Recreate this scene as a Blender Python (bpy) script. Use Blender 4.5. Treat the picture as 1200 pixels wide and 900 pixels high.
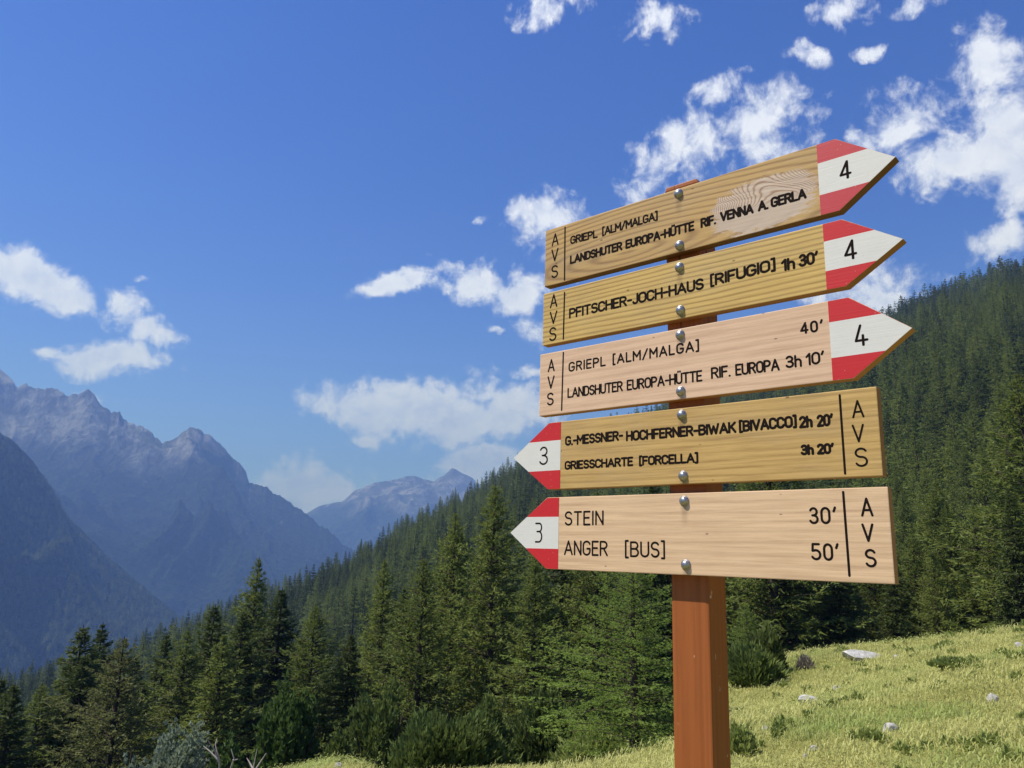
import bpy, math, random
import numpy as np
from math import sin, cos, tan, atan2, asin, radians, degrees, pi, sqrt

sc = bpy.context.scene
for o in list(bpy.data.objects):
    bpy.data.objects.remove(o)
COL = sc.collection

# ------------------------------------------------------------------ camera
EYE = 1.6
FPX = 900.0                      # focal length in pixels of a 1200 px wide picture
PITCH, ROLL = radians(12.463), radians(1.678)
FW = np.array([0, cos(PITCH), sin(PITCH)])
_r = np.array([1.0, 0, 0]); _u = np.cross(_r, FW)
RT = cos(ROLL) * _r + sin(ROLL) * _u
UP = -sin(ROLL) * _r + cos(ROLL) * _u
from mathutils import Matrix, Vector, Euler
cam_d = bpy.data.cameras.new('camera')
cam = bpy.data.objects.new('camera', cam_d); COL.objects.link(cam)
cam_d.sensor_width = 36.0
cam_d.lens = 36.0 * FPX / 1200.0
cam_d.clip_start = 0.05
cam_d.clip_end = 40000
M = Matrix(((RT[0], UP[0], -FW[0], 0), (RT[1], UP[1], -FW[1], 0), (RT[2], UP[2], -FW[2], EYE), (0, 0, 0, 1)))
cam.matrix_world = M
sc.camera = cam

# ------------------------------------------------------------------ sun, sky, exposure
SUN_AZ, SUN_EL = radians(-94), radians(57)       # azimuth clockwise from +Y (the way the camera looks)
sun_d = bpy.data.lights.new('sun', 'SUN')
sun_d.energy = 4.8
sun_d.angle = radians(0.53)
sun_d.color = (1.0, 0.95, 0.88)
sun = bpy.data.objects.new('sun', sun_d); COL.objects.link(sun)
sdir = Vector((sin(SUN_AZ) * cos(SUN_EL), cos(SUN_AZ) * cos(SUN_EL), sin(SUN_EL)))
sun.rotation_euler = sdir.to_track_quat('Z', 'Y').to_euler()
SKY_STRENGTH = 0.099
sc.view_settings.view_transform = 'Standard'
sc.view_settings.look = 'None'
sc.view_settings.gamma = 1
sc.view_settings.exposure = 0.52
sc.render.engine = 'CYCLES'
sc.cycles.max_bounces = 6
sc.cycles.volume_bounces = 0
sc.cycles.use_denoising = True


def ray(px, py):
    a, b = (px - 600) / FPX, (py - 450) / FPX
    d = FW + a * RT - b * UP
    return d / np.linalg.norm(d)


def azel(px, py):
    d = ray(px, py)
    return atan2(d[0], d[1]), asin(d[2])


# node helper ------------------------------------------------------
class NT:
    def __init__(self, tree):
        self.t = tree; self.n = tree.nodes; self.l = tree.links

    def node(self, typ, ins=None, **kw):
        nd = self.n.new(typ)
        for k, v in kw.items():
            setattr(nd, k, v)
        for k, v in (ins or {}).items():
            self.set(nd.inputs[k], v)
        return nd

    def set(self, sock, v):
        if isinstance(v, bpy.types.NodeSocket):
            self.l.new(v, sock)
        elif isinstance(v, bpy.types.Node):
            self.l.new(v.outputs[0], sock)
        else:
            if isinstance(v, (tuple, list)) and len(v) == 3 and sock.type == 'RGBA':
                v = (*v, 1)
            sock.default_value = v

    def m(self, op, a, b=None, c=None, clamp=False):
        nd = self.n.new('ShaderNodeMath'); nd.operation = op; nd.use_clamp = clamp
        self.set(nd.inputs[0], a)
        if b is not None: self.set(nd.inputs[1], b)
        if c is not None: self.set(nd.inputs[2], c)
        return nd.outputs[0]

    def v(self, op, a, b=None):
        nd = self.n.new('ShaderNodeVectorMath'); nd.operation = op
        self.set(nd.inputs[0], a)
        if b is not None: self.set(nd.inputs[1], b)
        return nd.outputs[0]

    def mix(self, f, a, b, blend='MIX'):
        nd = self.n.new('ShaderNodeMix'); nd.data_type = 'RGBA'; nd.blend_type = blend
        self.set(nd.inputs[0], f); self.set(nd.inputs[6], a); self.set(nd.inputs[7], b)
        return nd.outputs[2]

    def ramp(self, f, lo, hi, a=0.0, b=1.0, smooth=True):
        nd = self.n.new('ShaderNodeMapRange')
        if smooth: nd.interpolation_type = 'SMOOTHSTEP'
        self.set(nd.inputs[0], f)
        for i, q in enumerate((lo, hi, a, b)): self.set(nd.inputs[i + 1], q)
        return nd.outputs[0]

    def noise(self, vec, scale, detail=4, rough=0.55, dist=0.0, dim='3D'):
        nd = self.n.new('ShaderNodeTexNoise'); nd.noise_dimensions = dim
        self.set(nd.inputs['Vector'], vec); self.set(nd.inputs['Scale'], scale)
        nd.inputs['Detail'].default_value = detail; nd.inputs['Roughness'].default_value = rough
        nd.inputs['Distortion'].default_value = dist
        return nd.outputs[0]

    def xyz(self, x, y, z):
        nd = self.n.new('ShaderNodeCombineXYZ')
        for i, q in enumerate((x, y, z)): self.set(nd.inputs[i], q)
        return nd.outputs[0]


# ------------------------------------------------------------------ world: Nishita sky with small fair-weather clouds
world = bpy.data.worlds.new('World'); sc.world = world; world.use_nodes = True
W = NT(world.node_tree); W.n.clear()
sky = W.node('ShaderNodeTexSky', sky_type='NISHITA')
sky.sun_disc = False
sky.sun_elevation = SUN_EL
sky.sun_rotation = SUN_AZ
sky.altitude = 1700
sky.air_density = 1.2
sky.dust_density = 0.5
sky.ozone_density = 3.0
tc = W.node('ShaderNodeTexCoord')
sep = W.node('ShaderNodeSeparateXYZ', {0: tc.outputs['Generated']})
az = W.m('ARCTAN2', sep.outputs[0], sep.outputs[1])
el = W.m('ARCSINE', sep.outputs[2])
q = W.xyz(az, el, 0.0)
# warp, so that the puffs get ragged outlines
nw = W.node('ShaderNodeTexNoise', {'Vector': q, 'Scale': 9.0, 'Detail': 5.0, 'Roughness': 0.6})
warp = W.v('MULTIPLY', W.v('SUBTRACT', nw.outputs['Color'], (0.5, 0.5, 0.5)), (0.10, 0.075, 0.0))
qw = W.v('ADD', q, warp)
CLOUDS = [  # x, y, half width, half height, tilt (deg), strength ; seen from the signpost
    (28, 316, 56, 28, 18, 1.25), (80, 338, 36, 21, 10, 1.1), (148, 360, 34, 22, 25, 1.1), (185, 388, 28, 17, 25, 1.0),
    (132, 418, 56, 23, 0, 1.3), (80, 408, 34, 9, 5, .9), (172, 323, 14, 5, 0, .5), (45, 456, 10, 4, 0, .7), (115, 470, 22, 6, 20, .6),
    (468, 328, 56, 13, -6, 1.15), (515, 326, 30, 12, 4, .9), (560, 325, 44, 22, 10, 1.05), (600, 340, 50, 24, 10, 1.1), (640, 258, 46, 30, 0, 1.0), (655, 300, 30, 26, 0, .85),
    (625, 385, 28, 20, 20, .75), (500, 484, 104, 38, 5, 1.35), (600, 478, 56, 30, -4, 1.2), (420, 492, 44, 18, 8, 1.0), (605, 438, 36, 9, -5, .85), (430, 520, 22, 7, 10, .75), (545, 470, 60, 22, 0, .9),
    (575, 392, 18, 7, 10, .5), (352, 574, 66, 30, 0, 1.5), (310, 560, 28, 12, 0, 1.0), (566, 548, 44, 22, -6, 1.6), (528, 549, 22, 10, 0, 1.1), (590, 538, 20, 12, 0, 1.1),
    (645, 12, 44, 26, -10, .8), (770, 22, 42, 26, -20, .8), (735, 46, 26, 10, -20, .6), (990, 8, 34, 20, 0, .9), (1080, 4, 42, 14, -10, .8),
    (930, 60, 32, 16, 0, .8), (965, 68, 28, 15, 20, .85), (1020, 61, 22, 10, 0, .8), (840, 100, 24, 22, 40, .85), (870, 90, 20, 8, 0, .4),
    (770, 200, 42, 32, -25, .85), (805, 160, 42, 42, -10, .9), (905, 135, 52, 36, -15, .9), (900, 175, 60, 28, -10, .85), (975, 108, 14, 8, 0, .5),
    (1050, 145, 58, 36, -10, .95), (1105, 190, 56, 40, 10, .95), (1186, 178, 62, 66, 0, 1.4), (1165, 70, 56, 48, -20, .95), (1120, 90, 26, 16, 0, .6),
    (1035, 345, 62, 34, -5, 1.05), (975, 340, 40, 30, 0, .8), (1165, 288, 38, 26, -20, .95), (1205, 300, 30, 20, 0, .6), (570, 262, 12, 6, 0, .45), (500, 297, 10, 4, 0, .45),
]


def cloudmask(vec):
    out = None
    for cx, cy, rx, ry, tilt, s in CLOUDS:
        a0, e0 = azel(cx, cy)
        t = radians(tilt); c, s_ = cos(t), sin(t)
        ax1, ex1 = azel(cx + rx * c, cy + rx * s_); ax0, ex0 = azel(cx - rx * c, cy - rx * s_)
        bx1, fx1 = azel(cx + ry * s_, cy - ry * c); bx0, fx0 = azel(cx - ry * s_, cy + ry * c)
        A = np.array([[(ax1 - ax0) / 2, (bx1 - bx0) / 2], [(ex1 - ex0) / 2, (fx1 - fx0) / 2]])
        Ai = np.linalg.inv(A)
        mp = W.node('ShaderNodeVectorMath', operation='SUBTRACT'); W.set(mp.inputs[0], vec); mp.inputs[1].default_value = (a0, e0, 0)
        u = W.node('ShaderNodeVectorMath', operation='DOT_PRODUCT'); W.set(u.inputs[0], mp.outputs[0]); u.inputs[1].default_value = (Ai[0, 0], Ai[0, 1], 0)
        v = W.node('ShaderNodeVectorMath', operation='DOT_PRODUCT'); W.set(v.inputs[0], mp.outputs[0]); v.inputs[1].default_value = (Ai[1, 0], Ai[1, 1], 0)
        d2 = W.m('MULTIPLY_ADD', u.outputs['Value'], u.outputs['Value'], W.m('MULTIPLY', v.outputs['Value'], v.outputs['Value']))
        g = W.m('MULTIPLY', W.m('EXPONENT', W.m('MULTIPLY', d2, -0.75)), s)
        out = g if out is None else W.m('SMOOTH_MAX', out, g, 0.12) if False else (W.m('MAXIMUM', out, g))
    return out


mask = cloudmask(qw)
# the rest of the sky goes on with the same scattered puffs
n_far = W.noise(W.v('MULTIPLY', tc.outputs['Generated'], (1, 1, 1.8)), 3.2, 6, 0.55)
in_az = W.ramp(W.m('ABSOLUTE', az), 0.72, 0.92)
in_el = W.ramp(el, 0.80, 0.98)
outside = W.m('MAXIMUM', in_az, in_el)
mask = W.m('MAXIMUM', mask, W.m('MULTIPLY', W.ramp(n_far, 0.52, 0.72), outside))
n1 = W.noise(q, 24.0, 10, 0.64, 0.25)
n2 = W.noise(q, 85.0, 6, 0.65)
field = W.m('ADD', mask, W.m('MULTIPLY', W.m('SUBTRACT', n1, 0.5), 2.1))
field = W.m('ADD', field, W.m('MULTIPLY', W.m('SUBTRACT', n2, 0.5), 0.32))
field = W.m('MULTIPLY', field, W.ramp(mask, 0.02, 0.28))
dens = W.ramp(field, 0.32, 1.0, 0.0, 0.97)
# shading inside the puffs: thick middles greyer, rims towards the sun brighter
nb = W.noise(W.v('ADD', q, (0.010, -0.014, 0)), 24.0, 10, 0.64, 0.25)
lit = W.ramp(W.m('SUBTRACT', n1, nb), -0.12, 0.12)
thick = W.ramp(field, 0.8, 1.35)
ccol = W.mix(thick, (0.76, 0.79, 0.88), (0.60, 0.64, 0.76))
ccol = W.mix(W.m('MULTIPLY', lit, 0.6), ccol, (0.93, 0.93, 0.96))
hsv = W.node('ShaderNodeHueSaturation', {'Hue': 0.522, 'Saturation': 1.34, 'Value': 1.0, 'Color': sky.outputs[0]})
bg1 = W.node('ShaderNodeBackground', {0: hsv.outputs[0], 1: SKY_STRENGTH})
bg2 = W.node('ShaderNodeBackground', {0: ccol, 1: 0.93})
ms = W.node('ShaderNodeMixShader', {0: dens, 1: bg1.outputs[0], 2: bg2.outputs[0]})
wo = W.node('ShaderNodeOutputWorld', {0: ms.outputs[0]})
world.cycles.sampling_method = 'MANUAL'
world.cycles.sample_map_resolution = 256


# ------------------------------------------------------------------ helpers
def material(name):
    mt = bpy.data.materials.new(name); mt.use_nodes = True
    nt = NT(mt.node_tree); nt.n.clear()
    return mt, nt


def finish(nt, color, rough=0.8, metal=0.0, bump=None, bump_dist=0.01, bump_str=1.0, spec=0.3, **kw):
    b = nt.node('ShaderNodeBsdfPrincipled', {'Base Color': color, 'Roughness': rough, 'Metallic': metal, 'Specular IOR Level': spec})
    if bump is not None:
        bp = nt.node('ShaderNodeBump', {'Height': bump, 'Distance': bump_dist, 'Strength': bump_str})
        nt.set(b.inputs['Normal'], bp.outputs[0])
    nt.node('ShaderNodeOutputMaterial', {0: b.outputs[0]})
    return b


def mesh_np(name, verts, faces, mats=(), mat_idx=None, attrs=None, smooth=False):
    """faces: list of arrays (n,3) or (n,4)"""
    me = bpy.data.meshes.new(name)
    verts = np.asarray(verts, dtype=np.float32)
    if not isinstance(faces, list): faces = [faces]
    faces = [np.asarray(f, dtype=np.int32) for f in faces if len(f)]
    loops = np.concatenate([f.ravel() for f in faces])
    tot = np.concatenate([np.full(len(f), f.shape[1], np.int32) for f in faces])
    start = np.concatenate([[0], np.cumsum(tot)[:-1]]).astype(np.int32)
    me.vertices.add(len(verts)); me.vertices.foreach_set('co', verts.ravel())
    me.loops.add(len(loops)); me.loops.foreach_set('vertex_index', loops)
    me.polygons.add(len(tot)); me.polygons.foreach_set('loop_start', start); me.polygons.foreach_set('loop_total', tot)
    for m_ in mats: me.materials.append(m_)
    if mat_idx is not None: me.polygons.foreach_set('material_index', np.asarray(mat_idx, np.int32))
    if smooth: me.polygons.foreach_set('use_smooth', np.ones(len(tot), bool))
    me.update(calc_edges=True)
    for k, a in (attrs or {}).items():
        at = me.attributes.new(k, 'FLOAT', 'POINT'); at.data.foreach_set('value', np.asarray(a, np.float32))
    return me


def link(name, data, parent=None, loc=None, rot=None, **props):
    o = bpy.data.objects.new(name, data); COL.objects.link(o)
    if parent is not None: o.parent = parent
    if loc is not None: o.location = loc
    if rot is not None: o.rotation_euler = rot
    for k, v_ in props.items(): o[k] = v_
    return o


# numpy gradient noise ------------------------------------------------
_rng = np.random.default_rng(7)
_perm = np.concatenate([_rng.permutation(256)] * 2)
_ga = _rng.uniform(0, 2 * pi, 256); _gx, _gy = np.cos(_ga), np.sin(_ga)


def perlin(x, y):
    x = np.asarray(x, float); y = np.asarray(y, float)
    xi, yi = np.floor(x).astype(int), np.floor(y).astype(int)
    xf, yf = x - xi, y - yi
    def g(i, j):
        h = _perm[(_perm[(xi + i) & 255] + yi + j) & 255]
        return _gx[h] * (xf - i) + _gy[h] * (yf - j)
    u = xf ** 3 * (xf * (xf * 6 - 15) + 10); v = yf ** 3 * (yf * (yf * 6 - 15) + 10)
    a = g(0, 0) * (1 - u) + g(1, 0) * u; b = g(0, 1) * (1 - u) + g(1, 1) * u
    return (a * (1 - v) + b * v) * 1.5


def fbm(x, y, octs=5, gain=0.5):
    s = 0; a = 1.0
    for i in range(octs):
        s = s + a * perlin(x * 2 ** i + 17.3 * i, y * 2 ** i - 9.1 * i); a *= gain
    return s


def ridged(x, y, octs=6, gain=0.5):
    s = 0; a = 1.0; w = 1.0
    for i in range(octs):
        n = 1 - np.abs(perlin(x * 2 ** i + 31.7 * i, y * 2 ** i + 5.9 * i)) * 1.6
        n = np.clip(n, 0, 1) ** 2
        s = s + a * n * w; w = np.clip(n * 1.5, 0.2, 1); a *= gain
    return s


# ------------------------------------------------------------------ lie of the land
def table(pts):
    """skyline pixels -> (az, tan elevation)"""
    A = [azel(*p) for p in pts]
    return np.array([a for a, e in A]), np.array([tan(e) for a, e in A])


HILL_SKY = [(-60, 810), (0, 792), (60, 782), (130, 764), (215, 733), (300, 697), (360, 676), (400, 658), (450, 630), (500, 603), (550, 577), (600, 547),
            (700, 505), (800, 465), (900, 425), (1000, 385), (1060, 354), (1100, 336), (1140, 327), (1170, 313), (1200, 308), (1260, 290)]
_ha, _ht = table(HILL_SKY)
_TAZ = np.radians(np.array([-180, -120, -90, -60, -46]))
_TT = np.array([-.10, -.3, -.34, -.30, -.22])
_TAZ2 = np.radians(np.array([60, 80, 110, 140, 180]))
_TT2 = np.array([.50, .50, .38, .1, -.10])
HAZ = np.concatenate([_TAZ, _ha, _TAZ2]); HTN = np.concatenate([_TT, _ht, _TT2])
RAZ = np.radians(np.array([-180, -60, -35, -25, -12, 0, 15, 33, 60, 180])); RR = np.array([900, 600, 520, 560, 640, 720, 860, 900, 900, 900.])
CDIP = 62.0
VALLEY = -430.0


KAZ = np.radians(np.array([-180, -60, -32, -22, -15, -11, -8, 0, 8, 13.5, 16.5, 25, 34, 60, 180.])); KRC = np.array([26, 13, 14, 16, 22.5, 22.5, 18, 16.5, 14.5, 16, 31, 33, 33, 40, 30.])


def height(x, y, fine=True):
    x = np.asarray(x, float); y = np.asarray(y, float)
    r = np.hypot(x, y); a = np.arctan2(x, y)
    # the knoll with the signpost
    und = 0.22 * fbm(x / 9 + 3.1, y / 9, 3) * np.clip(r / 8, 0, 1)
    if fine: und = und + 0.05 * fbm(x / 1.6, y / 1.6, 3) * np.clip(r / 4, 0, 1)
    kn = 0.2 * x - 0.12 * y + und
    kn = kn - 0.03 * np.clip(x - 8, 0, None)
    ex = (r - np.interp(a, KAZ, KRC)) / 3
    kn = kn - 0.28 * 3 * np.log1p(np.exp(np.clip(ex, -30, 30))) - 0.28 * 3 * np.clip(ex - 30, 0, None)
    # the wooded hillside beyond the gully
    R = np.interp(a, RAZ, RR); te = np.interp(a, HAZ, HTN)
    R = R * (1 + 0.03 * np.sin(a * 23 + 1) + 0.02 * np.sin(a * 61))
    k = te + (CDIP - 15) / R
    big = np.clip((r - 60) / 300, 0, 1)
    far = np.minimum(r, R) * k - CDIP + 9 * fbm(x / 160, y / 160, 4) * big * np.clip((R - np.minimum(r, R)) / 250, 0.15, 1) 
    far = far - np.clip(r - R, 0, None) * 0.62
    d = kn - far
    h = (kn + far + np.sqrt(d * d + 16)) / 2
    v = VALLEY + 12 * fbm(x / 700, y / 700, 3)
    d = h - v
    return (h + v + np.sqrt(d * d + 400)) / 2


H0 = float(height(0.0, 0.0))
def hgt(x, y): return height(x, y) - H0


def ground_at(px, py, r0=3, r1=400):
    d = ray(px, py); rs = np.geomspace(r0, r1, 1500); hx = math.hypot(d[0], d[1])
    X, Y = d[0] / hx * rs, d[1] / hx * rs
    Z = EYE + d[2] / hx * rs
    g = hgt(X, Y); i = np.argmax(Z < g)
    return X[i], Y[i], g[i], rs[i]


def polar(az_deg, rs):
    A, R = np.meshgrid(np.radians(az_deg), rs, indexing='ij')
    return R * np.sin(A), R * np.cos(A)


def grid_faces(n, m, wrap=False):
    i = np.arange(n if wrap else n - 1)[:, None]; j = np.arange(m - 1)[None, :]
    a = i * m + j; b = ((i + 1) % n) * m + j
    return np.stack([a, a + 1, b + 1, b], -1).reshape(-1, 4)


# ground material: alpine meadow near the post, needle litter under the forest, pasture in the valley
gm, g = material('meadow_and_forest_floor')
geo = g.node('ShaderNodeNewGeometry'); P = geo.outputs['Position']
at = g.node('ShaderNodeAttribute', attribute_name='meadow')
na = g.noise(P, 0.5, 5, 0.6); nb_ = g.noise(P, 6.0, 5, 0.65); nc = g.noise(P, 0.12, 3, 0.5)
c1 = g.mix(g.ramp(na, 0.35, 0.65), (0.22, 0.22, 0.06), (0.34, 0.30, 0.11))
c1 = g.mix(g.m('MULTIPLY', g.ramp(nb_, 0.45, 0.7), 0.6), c1, (0.10, 0.13, 0.03))
c2 = g.mix(nb_, (0.03, 0.035, 0.016), (0.06, 0.055, 0.028))
c = g.mix(at.outputs['Fac'], c2, c1)
finish(g, c, 0.95, bump=g.noise(P, 9.0, 6, 0.7), bump_dist=0.05, spec=0.1)

azs = np.concatenate([np.arange(-180, -46, 3.0), np.arange(-46, 46, 0.24), np.arange(46, 180, 3.0)])
rs = np.concatenate([[0.05, 0.6, 1.2], np.geomspace(1.8, 60, 150), np.geomspace(60, 2200, 150)[1:], np.geomspace(2200, 15000, 16)[1:]])
X, Y = polar(azs, rs)
Z = hgt(X, Y)
GR = np.hypot(X, Y)


def meadow_mask(x, y):
    r = np.hypot(x, y); a = np.degrees(np.arctan2(x, y))
    lim = np.interp(a, np.degrees(KAZ), KRC) + 3.0 + 1.5 * fbm(x / 5, y / 5, 2)
    return np.clip((lim - r) / 2.5 + 0.5, 0, 1)


gme = mesh_np('ground', np.stack([X, Y, Z], -1).reshape(-1, 3), grid_faces(len(azs), len(rs), True), [gm], attrs={'meadow': meadow_mask(X, Y).ravel()}, smooth=True)
link('ground', gme, kind='structure')


# ------------------------------------------------------------------ mountains
def mountain_mat(name, treeline, band, rock, forest, scree_amt=0.5, fs=0.045):
    mt, n = material(name)
    P = n.node('ShaderNodeNewGeometry').outputs['Position']
    ge = n.node('ShaderNodeNewGeometry')
    z = n.node('ShaderNodeSeparateXYZ', {0: P}).outputs[2]
    nn = n.noise(P, 0.0022, 6, 0.62)
    t = n.m('ADD', z, n.m('MULTIPLY', n.m('SUBTRACT', nn, 0.5), band * 2.6))
    f = n.ramp(t, treeline - band * .5, treeline + band * .5)
    up = n.node('ShaderNodeSeparateXYZ', {0: ge.outputs['Normal']}).outputs[2]
    fn = n.noise(P, fs, 5, 0.7)
    fc = n.mix(n.ramp(fn, 0.35, 0.68), tuple(c * 0.5 for c in forest), tuple(c * 1.5 for c in forest))
    n3 = n.noise(n.v('MULTIPLY', P, (1, 1, 0.35)), 0.006, 8, 0.7)
    rc = n.mix(n.ramp(n3, 0.42, 0.62), tuple(c * 0.42 for c in rock), tuple(c * 1.75 for c in rock))  # random rock tones, contrast widened so the dark ones stand in for shadows
    gr = n.mix(n.ramp(n.noise(P, 0.008, 5, 0.6), 0.45, 0.6), rc, (0.09, 0.10, 0.05))
    rc = n.mix(n.ramp(up, 0.62, 0.86), rc, gr)
    col = n.mix(f, fc, rc)
    # pale scree runs and clearings in the forest
    sc_ = n.m('MULTIPLY', n.ramp(n.noise(n.v('MULTIPLY', P, (1, 1, .6)), 0.0045, 5, 0.6, 0.6), 0.66, 0.72), scree_amt)
    col = n.mix(sc_, col, (0.27, 0.26, 0.22))
    hb = n.m('ADD', n.m('MULTIPLY', fn, n.m('SUBTRACT', 1.0, f)), n.m('MULTIPLY', n3, n.m('MULTIPLY', f, 1.6)))
    finish(n, col, 0.95, bump=hb, bump_dist=70, bump_str=1.0, spec=0.05)
    return mt


ZMAX = float(Z.max())


def mountain(name, sky_pts, extra_l, extra_r, ridge, foot, z0, mat, naz, nt, amp, scale, crag, seed, rexp=1.15, wob=0.06):
    a, t = table(sky_pts)
    a = np.concatenate([[radians(x) for x, _ in extra_l], a, [radians(x) for x, _ in extra_r]])
    t = np.concatenate([[tan(radians(e)) for _, e in extra_l], t, [tan(radians(e)) for _, e in extra_r]])
    az_ = np.linspace(a[0], a[-1], naz); T = np.concatenate([np.linspace(0, 1, nt), np.linspace(1, 1.6, nt // 4)[1:]])
    te = np.interp(az_, a, t)
    Rr = ridge * (1 + wob * np.sin(az_ * 9 + seed) + wob * 0.5 * np.sin(az_ * 23 + seed * 2))
    zr = EYE + Rr * te + crag * fbm(az_ * 90, az_ * 0 + seed, 5, 0.62)
    A, TT = np.meshgrid(az_, T, indexing='ij')
    RRr = Rr[:, None]
    kk = max(3, naz // 22); ker = np.hanning(2 * kk + 1); ker /= ker.sum()
    zs = np.convolve(np.pad(zr, kk, mode='edge'), ker, 'valid')
    wt = np.clip((TT - 0.72) / 0.28, 0, 1); wt = np.where(TT > 1, 1, wt ** 2.5)
    ZR = zr[:, None] * wt + zs[:, None] * (1 - wt)
    R = foot + (RRr - foot) * TT
    x, y = R * np.sin(A), R * np.cos(A)
    global ZMAX
    f = np.where(TT <= 1, np.clip(TT, 0, 1) ** rexp, 1 - (TT - 1) * 1.1)
    Z = z0 + (ZR - z0) * f
    w = np.clip(np.sin(np.clip(TT, 0, 1) * pi), 0, 1) ** 0.7 * np.clip((ZR - z0) / (0.5 * amp * 8), 0, 1)
    w = w * (1 - 0.25 * TT.clip(0, 1))
    wx = x + 0.25 / scale * fbm(x * scale * .7 + seed, y * scale * .7, 3); wy = y + 0.25 / scale * fbm(x * scale * .7 + 9 + seed, y * scale * .7 + 4, 3)
    rd = ridged(wx * scale + seed, wy * scale * 0.8 + seed, 8, 0.53) - 0.95
    Z = Z + amp * rd * w + np.where(TT > 1, -np.abs(amp * 0.3 * rd), 0)
    ZMAX = max(ZMAX, float(Z.max()))
    me = mesh_np(name, np.stack([x, y, Z], -1).reshape(-1, 3), grid_faces(len(az_), len(T)), [mat], smooth=True)
    o = link(name, me, kind='structure')
    return x, y, Z, o


matA = mountain_mat('wooded_mountain', 1300, 100, (0.2, 0.19, 0.17), (0.035, 0.05, 0.022), 0.15, 0.05)
matB = mountain_mat('rocky_mountain', 560, 330, (0.18, 0.175, 0.16), (0.03, 0.044, 0.022), 1.0, 0.03)
matC = mountain_mat('far_mountain', 480, 250, (0.22, 0.205, 0.185), (0.04, 0.055, 0.03), 0.8, 0.02)
ax_, ay_, aZ, _ = mountain('near_mountain', [(-40, 475), (0, 506), (20, 520), (40, 543), (62, 575), (75, 600), (100, 625), (130, 655), (165, 685), (210, 722), (240, 745)],
                       [(-75, 10), (-58, 19), (-48, 17), (-42, 14.5)], [(-19, -9), (-16, -11)], 3500, 2350, VALLEY - 30, matA, 420, 110, 150, 1 / 560, 5, 3.3, 1.05, 0.03)
mountain('rocky_mountain', [(-60, 428), (0, 434), (5, 436), (12, 445), (21, 455), (28, 452), (38, 457), (60, 459), (72, 460), (85, 463), (93, 459), (99, 457), (106, 460), (118, 472), (130, 485), (140, 482), (151, 495), (162, 497),
                       (177, 506), (184, 512), (191, 520), (196, 519), (208, 510), (220, 502), (228, 498), (234, 503), (242, 508), (253, 517), (264, 526), (274, 536), (281, 545), (288, 555), (292, 565), (300, 569), (305, 568),
                       (330, 582), (350, 594), (360, 603), (385, 622), (412, 645), (440, 680), (480, 720)],
     [(-70, 6), (-55, 12), (-46, 14), (-40, 15)], [(-4, -6), (0, -6.5)], 6200, 3900, VALLEY - 30, matB, 1000, 260, 430, 1 / 1250, 20, 1.7, 1.12, 0.04)
mountain('far_mountain', [(330, 625), (358, 602), (372, 594), (385, 590), (400, 588), (415, 576), (430, 569), (445, 565), (460, 563), (470, 560), (484, 557), (496, 561), (508, 564), (518, 558), (530, 549),
                     (540, 553), (550, 558), (562, 567), (580, 580), (600, 592), (640, 620)],
     [(-32, 2), (-22, 2.5)], [(8, 3.5), (20, 4), (40, 6), (60, 5)], 9500, 6600, VALLEY - 30, matC, 520, 150, 300, 1 / 1500, 14, 5.1, 1.1, 0.03)

# ------------------------------------------------------------------ foliage
def leaf_mat(name, dark, light, trans=0.35, rnd=0.5, patchy=False):
    mt, n = material(name)
    at = n.node('ShaderNodeAttribute', attribute_name='tint')
    oi = n.node('ShaderNodeObjectInfo')
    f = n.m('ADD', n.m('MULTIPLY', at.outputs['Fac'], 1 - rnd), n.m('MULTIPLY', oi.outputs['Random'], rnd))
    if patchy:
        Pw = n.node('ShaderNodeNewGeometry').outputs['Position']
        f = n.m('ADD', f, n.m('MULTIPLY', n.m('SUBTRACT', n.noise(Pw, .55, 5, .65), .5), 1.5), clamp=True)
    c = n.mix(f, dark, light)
    if patchy: c = n.mix(n.ramp(n.noise(Pw, .33, 3, .5), .5, .68), c, n.mix(f, (0.16, 0.24, 0.05), (0.44, 0.52, 0.17)))
    d = n.node('ShaderNodeBsdfDiffuse', {0: c})
    t = n.node('ShaderNodeBsdfTranslucent', {0: n.mix(0.5, c, (c_ := tuple(x * 1.3 for x in light)))})
    g_ = n.node('ShaderNodeBsdfGlossy', {0: (0.5, 0.55, 0.6), 1: 0.5})
    m1 = n.node('ShaderNodeMixShader', {0: trans, 1: d.outputs[0], 2: t.outputs[0]})
    m2 = n.node('ShaderNodeMixShader', {0: 0.015, 1: m1.outputs[0], 2: g_.outputs[0]})
    n.node('ShaderNodeOutputMaterial', {0: m2.outputs[0]})
    return mt


M_SPRUCE = leaf_mat('spruce_needles', (0.032, 0.052, 0.018), (0.135, 0.165, 0.046), 0.30)
M_LARCH = leaf_mat('larch_needles', (0.062, 0.092, 0.020), (0.235, 0.275, 0.068), 0.40)
M_YOUNG = leaf_mat('young_larch_needles', (0.075, 0.125, 0.025), (0.25, 0.34, 0.075), 0.42)
M_PALE = leaf_mat('pale_larch_needles', (0.08, 0.10, 0.03), (0.20, 0.21, 0.075), 0.40)
M_WILLOW = leaf_mat('willow_leaves', (0.12, 0.16, 0.09), (0.36, 0.41, 0.28), 0.3)
M_DPINE = leaf_mat('mountain_pine_needles', (0.055, 0.088, 0.022), (0.19, 0.235, 0.065), 0.25)
M_ALDER = leaf_mat('alder_leaves', (0.05, 0.09, 0.02), (0.11, 0.17, 0.045), 0.35)
M_GRASS = leaf_mat('grass_blades', (0.27, 0.29, 0.08), (0.66, 0.64, 0.26), 0.4, 0.3, patchy=True)
M_HERB = leaf_mat('herb_leaves', (0.13, 0.18, 0.04), (0.34, 0.38, 0.11), 0.3)
M_THISTLE = leaf_mat('dry_herb_stalks', (0.16, 0.13, 0.11), (0.30, 0.26, 0.22), 0.2)
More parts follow.
